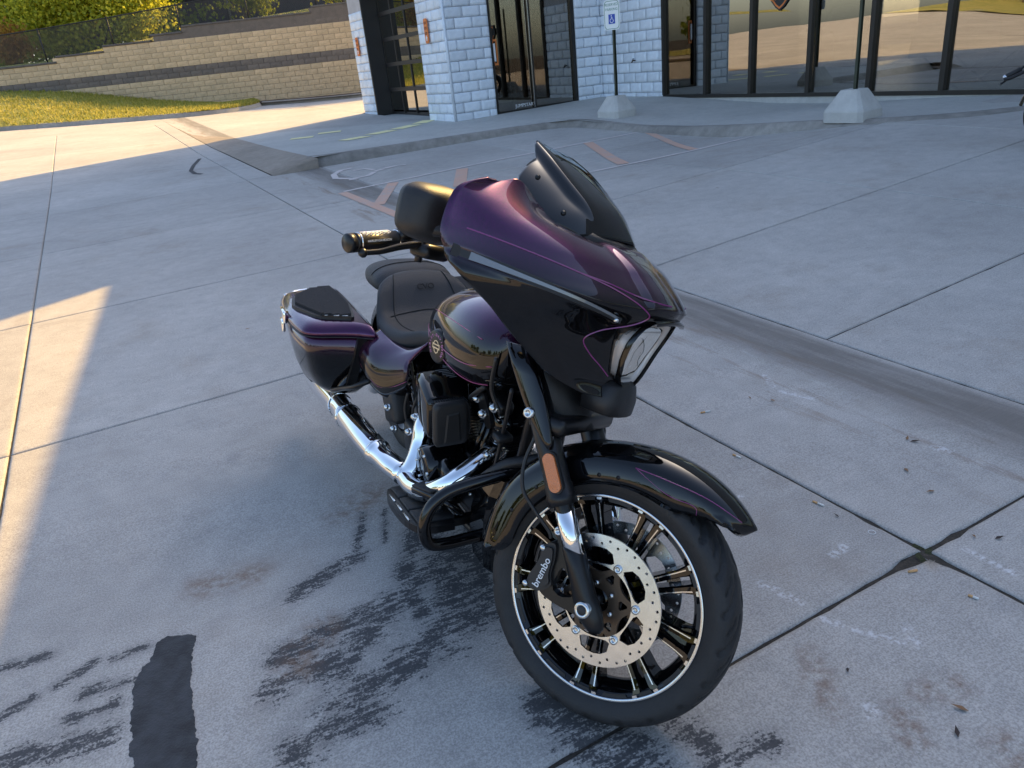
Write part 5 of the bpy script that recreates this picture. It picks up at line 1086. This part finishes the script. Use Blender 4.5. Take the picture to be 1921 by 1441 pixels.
    for s in rs:
        r_ = sup(*s, 44, 2.9 - .6 * sm(.22, .08, s[0])); q = []
        for p in r_:
            a = abs(p.y) / max(s[1], 1e-4); dish = sm(.12, .2, s[0]) * sm(.56, .45, s[0]); zz = p.z
            if p.z > s[3] + (s[2] - s[3]) * .55: zz -= .016 * dish * (1 - a * a) - .012 * dish * math.exp(-((a - .88) / .12) ** 2)
            xx = p.x - .05 * sm(.30, .08, s[0]) * a * a * .3 + .055 * sm(.25, .10, s[0]) * a ** 3
            q.append(Vector((xx, p.y, zz)))
        rings.append(q)
    seat = B_('rider_seat', loft(rings), 'seat')
    def seam(js, k): return [Vector(rings[j][k % 44]) + Vector((.001, 0, .001)) for j in js]
    for k in (15, 29 - 22): S_('seat_seam', tube(seam(range(8, len(rings) - 4), k), .0022, 6, 1, straight=True), 'greytxt', seat)
    for x_, nm in ((.33, 0),):
        S_('seat_seam', tube([Vector(rings[j][k]) + Vector((.001, 0, .0012)) for j, k in ((22, 6), (23, 8), (24, 11), (23, 14), (22, 16))], .0018, 6), 'greytxt', seat)
    S_('seat_lettering', xf(text('CVO', .034, .0012), frame((.135, .012, .748), (0, 1, 0), (-.62, 0, .78))), 'greytxt', seat, False)
    ps = smooth_st([(.05, .150, .775, .70), (.02, .165, .802, .695), (-.04, .168, .812, .69), (-.12, .165, .808, .69), (-.20, .150, .795, .695), (-.27, .125, .778, .70), (-.31, .08, .755, .71)])
    pss = B_('passenger_seat', loft([sup(*s, 44, 2.4) for s in ps]), 'seat'); S_('seat_seam', tube([Vector(sup(*ps[8], 44, 2.4)[k]) + Vector((0, 0, .001)) for k in range(2, 21)], .0022, 6, 1, straight=True), 'greytxt', pss)
    # ---------- saddlebags
    def bag(fl, lab):
        def ring(z, xr, xf_, yi, yo, tip): return [Vector((p.x, p.y, z)) for p in chaikin([(xr + .02, yi, 0), (xr, yi - .03, 0), (xr + .01, yo + .055, 0), (xr + .06, yo + .018, 0), (-.10, yo, 0), (xf_ - .16, yo + .012, 0), (xf_ - .05, yo + .035, 0), (xf_, yi - .09, 0), (xf_ + tip, yi - .01, 0), (xf_ + tip - .03, yi, 0)], 3, .22)]
        bz = [ring(.300, -.16, .02, -.28, -.40, .02), ring(.315, -.24, .07, -.265, -.428, .02), ring(.36, -.32, .125, -.25, -.458, .03), ring(.43, -.37, .17, -.24, -.482, .04), ring(.52, -.40, .205, -.236, -.497, .05), ring(.598, -.415, .225, -.232, -.502, .055)]
        b = B_('saddlebag', fl(loft(bz)), 'bagp', label=lab)
        lz = [ring(.600, -.42, .235, -.228, -.508, .06), ring(.612, -.422, .238, -.226, -.511, .062), ring(.622, -.42, .235, -.228, -.507, .06), ring(.640, -.40, .21, -.236, -.488, .055), ring(.648, -.37, .18, -.25, -.465, .05)]
        S_('lid', fl(loft(lz)), 'bagp', b)
        S_('seam_strip', fl(loft([ring(.5985, -.423, .239, -.226, -.512, .062), ring(.6015, -.423, .239, -.226, -.512, .062)])), 'mblack', b)
        S_('front_strap', fl(loft([[(x + .012, y, z), (x + .012, y - .035, z), (x - .01, y - .035, z), (x - .01, y, z)] for x, y, z in ((.255, -.262, .60), (.235, -.275, .52), (.20, -.29, .44), (.16, -.30, .37))])), 'sblack', b, False)
        hexp = [(-.20, -.462), (-.30, -.385), (-.335, -.272), (-.20, -.262), (.00, -.260), (.19, -.288), (.12, -.415), (-.08, -.482)]
        S_('speaker_base', fl(prism(chaikin(hexp, 2, .12), [], .022, Matrix.Translation((0, 0, .648)))), 'mblack', b, False)
        sl = []
        for i in range(34):
            x = -.325 + i * .0145; ys = []
            for p, q in zip(hexp, hexp[1:] + hexp[:1]):
                if (p[0] - x) * (q[0] - x) < 0: ys.append(p[1] + (q[1] - p[1]) * (x - p[0]) / (q[0] - p[0]))
            if len(ys) > 1:
                a, c = min(ys) + .014, max(ys) - .012
                if c - a > .02: sl.append(rbox((x, (a + c) / 2, .664), (.0065, c - a, .016), .002, 1))
        S_('speaker_grille_ribs', fl(join(*sl)), 'seat2', b, False, kind='stuff')
        S_('speaker_badge', fl(prism(chaikin([(.10, -.395), (.16, -.30), (.186, -.298), (.128, -.40)], 1, .1), [], .003, Matrix.Translation((0, 0, .661)))), 'sblack', b, False)
        S_('badge_lettering', fl(join(*[box((.128 + .035 * k, -.385 + .075 * k, .6632), (.006, .011, .0012)) for k in (0, .42, .55, .68, .81, .94)])), 'white', b, False)
        S_('latch', fl(join(rbox((-.10, -.514, .615), (.10, .014, .05), .006), rbox((-.10, -.520, .575), (.06, .014, .05), .006))), 'chrome', b)
        S_('rear_trim', fl(tube([(-.36, -.47, .63), (-.41, -.40, .634), (-.415, -.30, .634), (-.38, -.245, .634)], .006, 8)), 'chrome', b)
        return b
    bag(lambda v: v, 'right saddlebag with ribbed speaker lid'); bag(mir, 'left saddlebag with ribbed speaker lid')
    for s in (-1, 1):
        fl = (lambda vf: vf) if s < 0 else mir
        B_('bag_guard', fl(tube([(.34, -.20, .47), (.335, -.285, .452), (.30, -.329, .424), (.20, -.352, .385), (.12, -.371, .352), (.03, -.36, .32), (-.08, -.33, .30)], .011, 12)), 'sblack')
        g = [[(.25, -.19, .635), (.40, -.185, .612), (.52, -.160, .622), (.61, -.125, .675)], [(.25, -.255, .59), (.33, -.250, .585), (.43, -.232, .566), (.555, -.182, .592)], [(.24, -.285, .555), (.34, -.280, .540), (.44, -.250, .520), (.56, -.195, .555)], [(.27, -.290, .49), (.36, -.280, .455), (.445, -.248, .437), (.555, -.195, .505)], [(.29, -.24, .45), (.38, -.235, .42), (.44, -.21, .415), (.53, -.17, .47)]]
        gg = [crom(r_, 5) for r_ in g]; rows = []
        for k in range(len(gg[0])): rows.append(crom([gg[i][k] for i in range(5)], 3))
        sc = B_('side_cover', fl(loft(rows, False, False)), 'sidep'); mo = sc.modifiers.new('thickness', 'SOLIDIFY'); mo.thickness = .01; mo.offset = 0
        S_('side_cover_pinstripe', fl(tube([Vector(rows[i][8]) + Vector((.002, -.003, 0)) for i in range(0, len(rows), 3)], .0016, 6)), 'pinkpin', sc)
        B_('electrics_cover', fl(rbox((.44, -.205, .385), (.14, .07, .13), .02, 3, Matrix.Rotation(R(-18), 3, 'Y'))), 'mblack')
        B_('shock_absorber', fl(join(cyl((.06, -.19, .33), (.20, -.17, .58), .022, 16), cyl((.05, -.19, .31), (.10, -.185, .40), .032, 16))), 'chrome')
        B_('swingarm', fl(tube([(.02, -.15, .315), (.25, -.15, .32), (.50, -.11, .34)], [.03, .028, .026], 12)), 'sblack')
    # ---------- rear fender, rear wheel
    rings = []
    for i in range(30):
        a = R(20 + 185 * i / 29); r = .345; rings.append([Vector((r * math.cos(a) + (r * .06 * math.cos(a)), y, .33 + (r + d) * math.sin(a))) for y, d in ((-.10, -.06), (-.105, -.02), (-.09, .005), (0, .02), (.09, .005), (.105, -.02), (.10, -.06))])
    B_('rear_fender', loft(rings, False, False), 'gblack'); rr = B_('rear_rim', lathe([(.235, -.075), (.238, -.07), (.215, -.06), (.20, 0), (.215, .06), (.238, .07), (.235, .075)], (0, 0, .318), Y, 64), 'gblack')
    for k in range(9): S_('spoke', cyl((.05 * math.cos(k * .698), -.02, .318 + .05 * math.sin(k * .698)), (.21 * math.cos(k * .698), -.03, .318 + .21 * math.sin(k * .698)), .014, 8), 'gblack', rr)
    holes = [circ2(.004, 8, (.125 * math.cos(i * .35), .125 * math.sin(i * .35))) for i in range(18)]
    B_('rear_brake_disc', prism(circ2(.146, 64), holes + [circ2(.10, 40)], .007, Matrix.Translation((0, -.115, .318)) @ Matrix(((1, 0, 0, 0), (0, 0, -1, 0), (0, 1, 0, 0), (0, 0, 0, 1)))), 'steel', False)
    # ---------- exhaust
    mf = B_('muffler', tube([(-.46, -.345, .195), (-.25, -.345, .217), (.03, -.340, .252), (.06, -.339, .256), (.08, -.339, .258), (.20, -.338, .263), (.205, -.338, .264), (.40, -.330, .271), (.545, -.315, .268), (.575, -.310, .267), (.60, -.307, .267), (.68, -.294, .268), (.755, -.272, .267)], [.050, .052, .052, .052, .047, .047, .050, .049, .047, .044, .041, .040, .040], 28, 3), 'chrome')
    mf.data.polygons.foreach_set('use_smooth', [True] * len(mf.data.polygons))
    S_('muffler_band', lathe([(.051, -.006), (.054, -.004), (.054, .004), (.051, .006)], (.205, -.338, .264), Vector((1, .03, .04)), 28), 'chrome', mf); S_('muffler_band', lathe([(.046, -.005), (.049, -.003), (.049, .003), (.046, .005)], (.56, -.312, .267), Vector((1, .08, 0)), 28), 'chrome', mf)
    for x in (.50, .53): S_('shield_rivet', lathe([(0, .003), (.004, .002), (.005, 0)], (x, -.318 - .012, .268 + .044), Vector((0, -.25, 1)), 10), 'bolt', mf)
    B_('rear_header', tube([(.755, -.272, .267), (.765, -.262, .270), (.768, -.246, .288), (.757, -.226, .325), (.742, -.208, .37), (.728, -.195, .42), (.71, -.16, .47), (.70, -.12, .50)], [.039, .039, .038, .035, .033, .032, .031, .03], 24, 6), 'chrome')
    B_('front_header', tube([(.75, -.272, .262), (.85, -.272, .268), (.95, -.255, .298), (1.02, -.225, .345), (1.045, -.190, .378), (1.045, -.132, .412), (1.035, -.075, .440), (1.022, -.03, .460)], [.033, .033, .033, .033, .033, .033, .032, .03], 24, 6), 'chrome')
    # ---------- engine
    cr = Vector((.915, 0, .29))
    en = B_('crankcase', join(rbox((.89, 0, .29), (.34, .25, .20), .04, 3), rbox((.62, .0, .30), (.24, .27, .17), .03, 3), rbox((.84, -.02, .20), (.30, .20, .06), .02)), 'sblack')
    for s, nm in ((1, 'front'), (-1, 'rear')):
        d = Vector((s * math.sin(R(24)), 0, math.cos(R(24)))); xa = d.cross(Y).normalized(); mt = lambda h: frame(cr + d * h, xa, Y)
        rp = lambda w, l: chaikin([(-w, -l), (w, -l), (w, l), (-w, l)], 3, .22)
        cy = B_('cylinder', prism(rp(.058, .062), [], .15, mt(.185)), 'sblack', False)
        S_('cooling_fins', join(*[prism(rp(.072 - .012 * abs(i - 6) / 9, .083 - .012 * abs(i - 6) / 9), [], .0035, mt(.125 + i * .0095)) for i in range(13)]), 'machined' if s > 0 else 'sblack', cy, False)
        hd = S_('cylinder_head', prism(rp(.074, .084), [], .03, mt(.262)), 'sblack', cy, False)
        rk = B_('rocker_cover', loft([[mt(h) @ Vector((p[0] * k, p[1] * k, 0)) for p in rp(.074, .086)] for h, k in ((.275, .98), (.282, 1.02), (.305, 1.0), (.322, .92), (.330, .75))]), 'gblack')
        for bx, by in ((-.03, -.066), (.042, -.066), (.042, .066)): S_('rocker_bolt', join(lathe([(0, .010), (.007, .010), (.008, .006), (.008, 0)], mt(.322) @ Vector((bx, by, 0)), d, 10), lathe([(.013, .001), (.013, -.004)], mt(.322) @ Vector((bx, by, 0)), d, 14)), 'bolt', rk)
        S_('pushrod_tube', cyl(cr + Vector((.02 * s, -.105, .07)), cr + d * .27 + Vector((-.012 * s, -.088, 0)), .009, 12), 'gblack', cy); S_('pushrod_tube', cyl(cr + Vector((.055 * s, -.105, .07)), cr + d * .27 + Vector((.022 * s, -.088, 0)), .009, 12), 'gblack', cy)
        for zz in (.30, .34): S_('case_bolt', lathe([(0, .008), (.006, .008), (.007, 0)], (cr.x + s * .10, -.135, zz), -Y, 8), 'bolt', en)
    cc = B_('cam_cover', join(lathe([(0, .040), (.058, .040), (.064, .036), (.068, .0), (.068, -.08)], (.865, -.205, .345), -Y, 40), rbox((.93, -.17, .34), (.14, .09, .10), .03, 3), rbox((.83, -.16, .27), (.2, .08, .09), .03, 3)), 'gblack')
    S_('cover_emblem', prism(circ2(.030, 28), [circ2(.026, 28)], .002, Matrix.Translation((.865, -.2462, .345)) @ Matrix(((1, 0, 0, 0), (0, 0, -1, 0), (0, 1, 0, 0), (0, 0, 0, 1)))), 'sblack', cc, False)
    for i in range(6): S_('cover_bolt', lathe([(0, .006), (.0045, .006), (.0055, 0)], (.865 + .055 * math.cos(i * 1.05), -.244, .345 + .055 * math.sin(i * 1.05)), -Y, 10), 'bolt', cc)
    B_('oil_filler', rbox((.70, -.175, .40), (.11, .07, .14), .02, 3, Matrix.Rotation(R(12), 3, 'Y')), 'mblack'); B_('gearbox_cover', rbox((.64, -.19, .33), (.15, .06, .12), .02, 3), 'sblack')
    # ---------- air cleaner
    def rr_(x, y0, y1, z0, z1, r=.3): return [Vector((x, p.x, p.y)) for p in chaikin([(y0, z0, 0), (y1, z0, 0), (y1, z1, 0), (y0, z1, 0)], 3, .10)]
    ac = B_('air_cleaner', loft([rr_(.745, -.19, -.12, .53, .60), rr_(.752, -.225, -.09, .50, .628), rr_(.80, -.240, -.08, .485, .640), rr_(.87, -.248, -.085, .478, .634), rr_(.94, -.252, -.11, .474, .612), rr_(.952, -.250, -.115, .476, .609)]), 'gblack')
    S_('filter_element', join(*[loft([rr_(.950, -.238, -.128, .488, .600), rr_(.975, -.236, -.13, .489, .599), rr_(.992, -.236, -.13, .489, .599)])] + [rbox((.972, -.183, .545), (.044, .112 if False else .004, .004), 0) for _ in range(1)] + [box((.972, -.237, .494 + i * .0078), (.040, .006, .0034)) for i in range(14)] + [box((.972, -.232 + i * .0078, .602), (.040, .0034, .005)) for i in range(13)]), 'mblack', ac, False, kind='stuff')
    fp = S_('filter_cap', loft([rr_(.990, -.250, -.142, .474, .612), rr_(1.002, -.252, -.140, .472, .614), rr_(1.010, -.248, -.144, .476, .610), rr_(1.012, -.240, -.152, .486, .600)]), 'mblack', ac)
    S_('cap_panel', loft([[Vector((1.0125, y, z)) for y, z in ((-.222, .490), (-.166, .490), (-.172, .582), (-.212, .578))], [Vector((1.0150, y, z)) for y, z in ((-.216, .490), (-.172, .490), (-.177, .576), (-.207, .573))]]), 'mblack', ac, False)
    S_('intake_print', join(*[box((.80 + .012 * i, -.155 + .004 * i, .6405 - .001 * i), (.0025, .04 - .006 * (i % 3), .001)) for i in range(6)]), 'greypr', ac, False)
    # ---------- frame, radiator shroud, crash bars, boards
    B_('frame', join(tube([(1.28, 0, .88), (1.05, 0, .74), (.70, 0, .66), (.45, 0, .60)], .03, 12), tube([(1.30, -.03, .80), (1.24, -.05, .62), (1.17, -.06, .40), (1.06, -.10, .19), (.90, -.12, .15), (.45, -.12, .18), (.36, -.11, .34)], .017, 12), tube([(1.30, .03, .80), (1.24, .05, .62), (1.17, .06, .40), (1.06, .10, .19), (.90, .12, .15), (.45, .12, .18), (.36, .11, .34)], .017, 12), cyl((1.25, 0, .98), (1.39, 0, .70), .035, 20)), 'sblack')
    sh_ = [(.095, 1.10, 1.165, .125), (.12, 1.06, 1.175, .145), (.20, 1.07, 1.195, .160), (.31, 1.10, 1.22, .168), (.40, 1.13, 1.235, .158), (.455, 1.16, 1.245, .140)]
    B_('radiator_shroud', loft([[(a, -w, z), (b - .025, -w * 1.0, z), (b, -w * .90, z), (b, w * .90, z), (b - .025, w, z), (a, w, z)] for z, a, b, w in sh_]), 'gblack', False)
    B_('radiator', join(rbox((1.236, 0, .30), (.012, .22, .22), .003), *[box((1.244, 0, .20 + i * .0085), (.004, .21, .003)) for i in range(24)]), 'mblack', False)
    for s in (-1, 1):
        fl = (lambda vf: vf) if s < 0 else mir
        B_('engine_guard', fl(tube([(1.235, .0, .475), (1.225, -.10, .468), (1.205, -.19, .449), (1.188, -.265, .425), (1.182, -.315, .390), (1.182, -.338, .345), (1.182, -.340, .300), (1.178, -.322, .262), (1.168, -.27, .245), (1.155, -.19, .238), (1.145, -.10, .232), (1.14, 0, .23)], .0185, 18, 5)), 'gblack')
        fbp = [(.74, -.20), (.735, -.325), (.79, -.345), (.86, -.352), (.94, -.352), (1.02, -.345), (1.075, -.325), (1.095, -.29), (1.10, -.20)]
        tilt = Matrix.Translation((0, 0, .212)) @ Matrix.Rotation(R(-6), 4, 'Y') @ Matrix.Translation((-.74, 0, 0)) ; tilt = Matrix.Translation((.74, 0, .205)) @ Matrix.Rotation(R(-7), 4, 'Y') @ Matrix.Translation((-.74, 0, 0))
        fb_ = B_('footboard', fl(prism(chaikin(fbp, 1, .2), [], .022, tilt)), 'sblack', False)
        for a, b in ((.752, .845), (.855, .955), (.965, 1.065)): S_('footboard_pad', fl(xf(rbox(((a + b) / 2, -.262, .014), (b - a, .115, .012), .004, 2), tilt)), 'rubber', fb_)
        for a, b in ((.80, .86), (.88, .94), (.96, 1.02)): S_('footboard_inlay', fl(xf(rbox(((a + b) / 2, -.336, .0125), (b - a, .006, .004), .001, 1), tilt)), 'bolt', fb_)
        for a, b in ((.84, .92), (.95, 1.05)): S_('footboard_inlay', fl(xf(rbox(((a + b) / 2, -.192, .0125), (b - a, .005, .004), .001, 1), tilt)), 'bolt', fb_)
        B_('footboard_bracket', fl(rbox((.86, -.17, .20), (.03, .12, .03), .006)), 'sblack'); B_('footboard_bracket', fl(rbox((1.02, -.16, .22), (.03, .12, .03), .006)), 'sblack')
    pd = B_('brake_pedal', join(rbox((.99, -.265, .322), (.115, .055, .022), .007, 2, Matrix.Rotation(R(-10), 3, 'Y') @ Matrix.Rotation(R(18), 3, 'Z')), tube([(1.03, -.25, .315), (1.07, -.215, .30), (1.05, -.18, .26), (.97, -.17, .24)], .009, 10)), 'gblack'); S_('pedal_pad', rbox((.985, -.267, .335), (.10, .048, .008), .003, 2, Matrix.Rotation(R(-10), 3, 'Y') @ Matrix.Rotation(R(18), 3, 'Z')), 'rubber', pd); S_('pedal_bolt', cyl((1.03, -.245, .305), (1.03, -.245, .275), .013, 14), 'bolt', pd)
    # ---------- plumbing and small fittings between fork and engine
    B_('coolant_pipe', tube([(1.28, .02, .525), (1.24, -.05, .505), (1.21, -.10, .490), (1.18, -.135, .455), (1.13, -.14, .41)], .017, 14), 'mblack')
    for P, r in (([(1.22, -.10, .72), (1.18, -.10, .60), (1.15, -.10, .52), (1.14, -.11, .45)], .006), ([(1.18, -.13, .80), (1.15, -.13, .70), (1.17, -.11, .63)], .006), ([(.62, -.17, .50), (.60, -.19, .43), (.57, -.18, .34), (.60, -.17, .30)], .006), ([(.54, -.19, .47), (.53, -.20, .40), (.55, -.19, .32)], .006), ([(1.08, -.12, .68), (1.00, -.13, .62), (.93, -.10, .58)], .008)): B_('hose', tube(P, r, 10), 'rubber2')
    for p in ((1.16, -.125, .645), (1.09, -.13, .60), (1.02, -.12, .62), (.48, -.25, .40), (.52, -.24, .33), (1.10, -.115, .47), (.70, -.215, .445), (.66, -.225, .375)): B_('fitting_bolt', join(lathe([(0, .014), (.008, .014), (.0095, .010), (.0095, .002), (.013, .002), (.013, -.006)], p, Vector((.45, -.8, .4)), 12)), 'bolt')
    B_('coil_cover', rbox((1.05, -.06, .625), (.12, .05, .045), .012, 2, Matrix.Rotation(R(25), 3, 'Y')), 'sblack'); B_('engine_mount', prism(chaikin([(1.02, .64), (1.06, .66), (1.10, .62), (1.13, .57), (1.09, .55), (1.06, .58), (1.03, .60)], 1, .2), [circ2(.008, 10, (1.085, .60))], .008, Matrix.Translation((0, -.115, 0)) @ Matrix(((1, 0, 0, 0), (0, 0, -1, 0), (0, 1, 0, 0), (0, 0, 0, 1)))), 'sblack', False)
    B_('hose_clip', rbox((1.165, -.10, .555), (.05, .05, .022), .008), 'mblack')
    B_('side_stand', tube([(.80, .15, .20), (.83, .24, .10), (.85, .33, -.035)], [.014, .012, .011], 10), 'sblack')
    return bike
motorcycle()
# ------------------------------------------------------------------ the next motorcycle, mostly out of frame on the right
def neighbour():
    c = Vector((5.059, 6.617, 0.316)); t = empty('parked_motorcycle', (c.x, c.y, c.z), label='dark motorcycle parked by the storefront, only its grip and tyre showing', category='motorcycle')
    d = Vector((.80, -.60, 0)).normalized(); up = Vector((0, 0, 1)); sd = d.cross(up); h = Vector((0, 0, .33))
    mk('tyre', lathe([(.22, -.05), (.25, -.065), (.29, -.065), (.325, -.035), (.33, 0), (.325, .035), (.29, .065), (.25, .065), (.22, .05)], h, sd, 64), M['rubber'], t)
    rim = mk('rim', lathe([(.225, -.052), (.232, -.05), (.232, -.045), (.2, -.03), (.2, .03), (.232, .045), (.232, .05), (.225, .052)], h, sd, 64), M['chrome'], t)
    for k in range(9): a = k * .698; mk('spoke', cyl(h + (d * math.cos(a) + up * math.sin(a)) * .03, h + (d * math.cos(a) + up * math.sin(a)) * .21, .012, 8), M['gblack'], rim)
    fr = [h + (d * math.cos(R(a)) + up * math.sin(R(a))) * .35 for a in range(20, 175, 10)]
    mk('fender', loft([[p - sd * .08, p - sd * .06 + (p - h).normalized() * .02, p + (p - h).normalized() * .03, p + sd * .06 + (p - h).normalized() * .02, p + sd * .08] for p in fr], False, False), M['gblack'], t)
    g = Vector((4.427, 6.600, 0.976)) - c
    for s in (-1, 1): mk('fork_leg', cyl(h + sd * .11 * s, h + sd * .11 * s + d * .33 + up * .62, .026, 14), M['sblack'], t)
    mk('headlamp', lathe([(0, -.12), (.06, -.10), (.09, -.03), (.095, 0), (.09, .01), (0, .012)], h + d * .16 + up * .55, -d, 28), M['gblack'], t)
    hb = h + d * .36 + up * .72
    mk('handlebar', tube([g + d * .0, g + d * .12 + up * .03, hb + up * .05, hb + sd * .3 + d * .2], .014, 12), M['sblack'], t)
    gd = (hb + up * .05 - g).normalized()
    mk('grip', tube([g, g + gd * .13], .021, 16, straight=True), M['rubber'], t); mk('grip_cap', lathe([(0, .012), (.015, .011), (.022, .004), (.022, -.01)], g, -gd, 20), M['steel'], t); mk('lever', tube([g + d * -.02 + up * -.05, g + gd * .08 + up * -.04 - d * .03, g + gd * .18 + up * .02], [.009, .008, .011], 10), M['sblack'], t)
    mk('fuel_tank', loft([[h + d * x + sd * (w * math.cos(a)) + up * (z + hh * math.sin(a)) for a in [2 * math.pi * i / 20 for i in range(20)]] for x, w, z, hh in ((.50, .04, .52, .05), (.56, .11, .53, .12), (.75, .14, .52, .14), (.95, .11, .50, .11), (1.05, .05, .46, .05))]), M['gblack'], t)
    mk('seat', loft([[h + d * x + sd * (w * math.cos(a)) + up * (z + hh * math.sin(a)) for a in [2 * math.pi * i / 16 for i in range(16)]] for x, w, z, hh in ((1.0, .06, .42, .04), (1.15, .14, .40, .05), (1.35, .17, .42, .06), (1.5, .12, .46, .05))]), M['seat'], t)
    mk('engine', rbox(h + d * .72 + up * .16, (.4, .3, .34), .06, 3, Matrix.Rotation(math.atan2(d.y, d.x), 3, 'Z')), M['sblack'], t)
    r2 = h + d * 1.55; mk('tyre', lathe([(.22, -.06), (.25, -.08), (.29, -.08), (.325, -.04), (.33, 0), (.325, .04), (.29, .08), (.25, .08), (.22, .06)], r2, sd, 48), M['rubber'], t); mk('rear_fender', loft([[q - sd * .09, q + (q - r2).normalized() * .03, q + sd * .09] for q in [r2 + (d * math.cos(R(a)) + up * math.sin(R(a))) * .35 for a in range(10, 170, 12)]], False, False), M['gblack'], t)
neighbour()
# ------------------------------------------------------------------ a pickup across the lot (seen only mirrored in the tank)
def pickup(u, v, rz):
    p = UV(u, v); t = empty('pickup_truck', (p.x, p.y, zlot(p.x, p.y)), label='grey pickup truck parked on the sunlit side of the lot', category='truck'); t.rotation_euler.z = rz; pm = M['truck']
    pr = [(-2.75, .55), (-2.8, .95), (-2.7, 1.12), (-.95, 1.14), (-.75, 1.15), (1.15, 1.15), (2.35, 1.08), (2.75, .98), (2.8, .55)]
    mk('body', loft([[(x, y, z) for x, z in pr] for y in (-.95, -.9, .9, .95)]), pm, t, False)
    mk('cab', loft([[(-.95, y * .98, 1.14), (-.80, y * .80, 1.80), (-.6, y * .78, 1.86), (.55, y * .78, 1.86), (.75, y * .80, 1.80), (1.35, y * .96, 1.15)] for y in (-.92, .92)]), M['dglass'] if False else M['gblack'], t, False)
    mk('roof', rbox((0, 0, 1.87), (1.35, 1.4, .05), .02), pm, t)
    for x in (-1.7, 1.75):
        for s in (-1, 1):
            w = mk('wheel', lathe([(0, -.1), (.2, -.12), (.38, -.13), (.40, -.08), (.40, .08), (.38, .13), (.2, .12), (0, .1)], (x, s * .88, .40), (0, 1, 0), 28), M['rubber'], t); mk('hub', lathe([(0, .02), (.2, .015), (.22, 0)], (x, s * 1.0, .40), (0, s, 0), 20), M['bolt'], w)
    for s in (-1, 1): mk('headlamp', rbox((2.74, s * .72, .86), (.08, .34, .18), .03), M['sign_w'], t); mk('tail_lamp', rbox((-2.76, s * .86, .92), (.06, .14, .3), .02), M['amber'], t)
    mk('bumper', rbox((2.84, 0, .6), (.12, 1.85, .22), .05), M['bolt'], t)
M['truck'] = mat('grey_truck_paint', (.16, .16, .155), .3, .5, coat=1)
pickup(-25.5, 9, EA + R(100)); 
# ------------------------------------------------------------------ litter on the slabs
def lay(p, off=0): return Vector((p[0], p[1], zlot(p[0], p[1]) + off))
def butt(a, b, burnt, lab):
    A_, B_ = lay(a, .004), lay(b, .004); k = .45 if burnt else 1.0; o = mk('cigarette_butt', cyl(A_, A_.lerp(B_, k), .0038, 10), M['butt'], label=lab, category='litter')
    if burnt: mk('paper_end', cyl(A_.lerp(B_, k), B_, .0040, 10, .0034), M['paperw'], o)
butt((1.126, 1.764), (1.154, 1.767), False, 'orange cigarette filter in the mossy broken slab corner')
butt((1.232, 1.641), (1.250, 1.622), True, 'bent cigarette butt with white tip lying by the slab joint')
butt((0.820, 2.925), (0.864, 2.932), True, 'cigarette butt on the slab between joint and gutter')
butt((0.843, 2.545), (0.864, 2.515), True, 'cigarette butt lying in the slab joint beside the fender')
butt((1.008, 2.175), (1.033, 2.142), True, 'whitish cigarette butt in the joint before the moss')
mk('hair_tie', lathe([(.0102, .0), (.0112, .001), (.0122, 0), (.0112, -.001), (.0102, 0)], lay((1.117, 1.971), .003), (0, 0, 1), 32), M['white'], label='thin white ring lying across the slab joint', category='litter')
LEAVES = [(1.048, 2.079), (1.408, 2.305), (1.405, 1.894), (0.941, 1.209), (1.070, 3.018), (1.530, 2.526), (1.545, 2.497), (1.157, 2.966), (-1.720, 4.766), (1.473, 1.874), (1.414, 2.158), (0.986, 1.272), (0.783, 1.420), (2.138, 7.103)]
for i, p in enumerate(LEAVES):
    q = lay(p, .003); a = random.random() * 6.28; s = random.uniform(.010, .020); e = Vector((math.cos(a), math.sin(a), 0)); n = Vector((-e.y, e.x, 0))
    mk('dry_leaf', ([q - e * s, q - e * s * .3 + n * s * .35 + Vector((0, 0, .004)), q + e * s + Vector((0, 0, .005)), q - e * s * .2 - n * s * .35 + Vector((0, 0, .003))], [(0, 1, 2, 3)]), M['leafd' if i % 3 else 'twig'], label='small curled dry leaf lying on the concrete', category='leaf', group='dry leaves on the slabs')
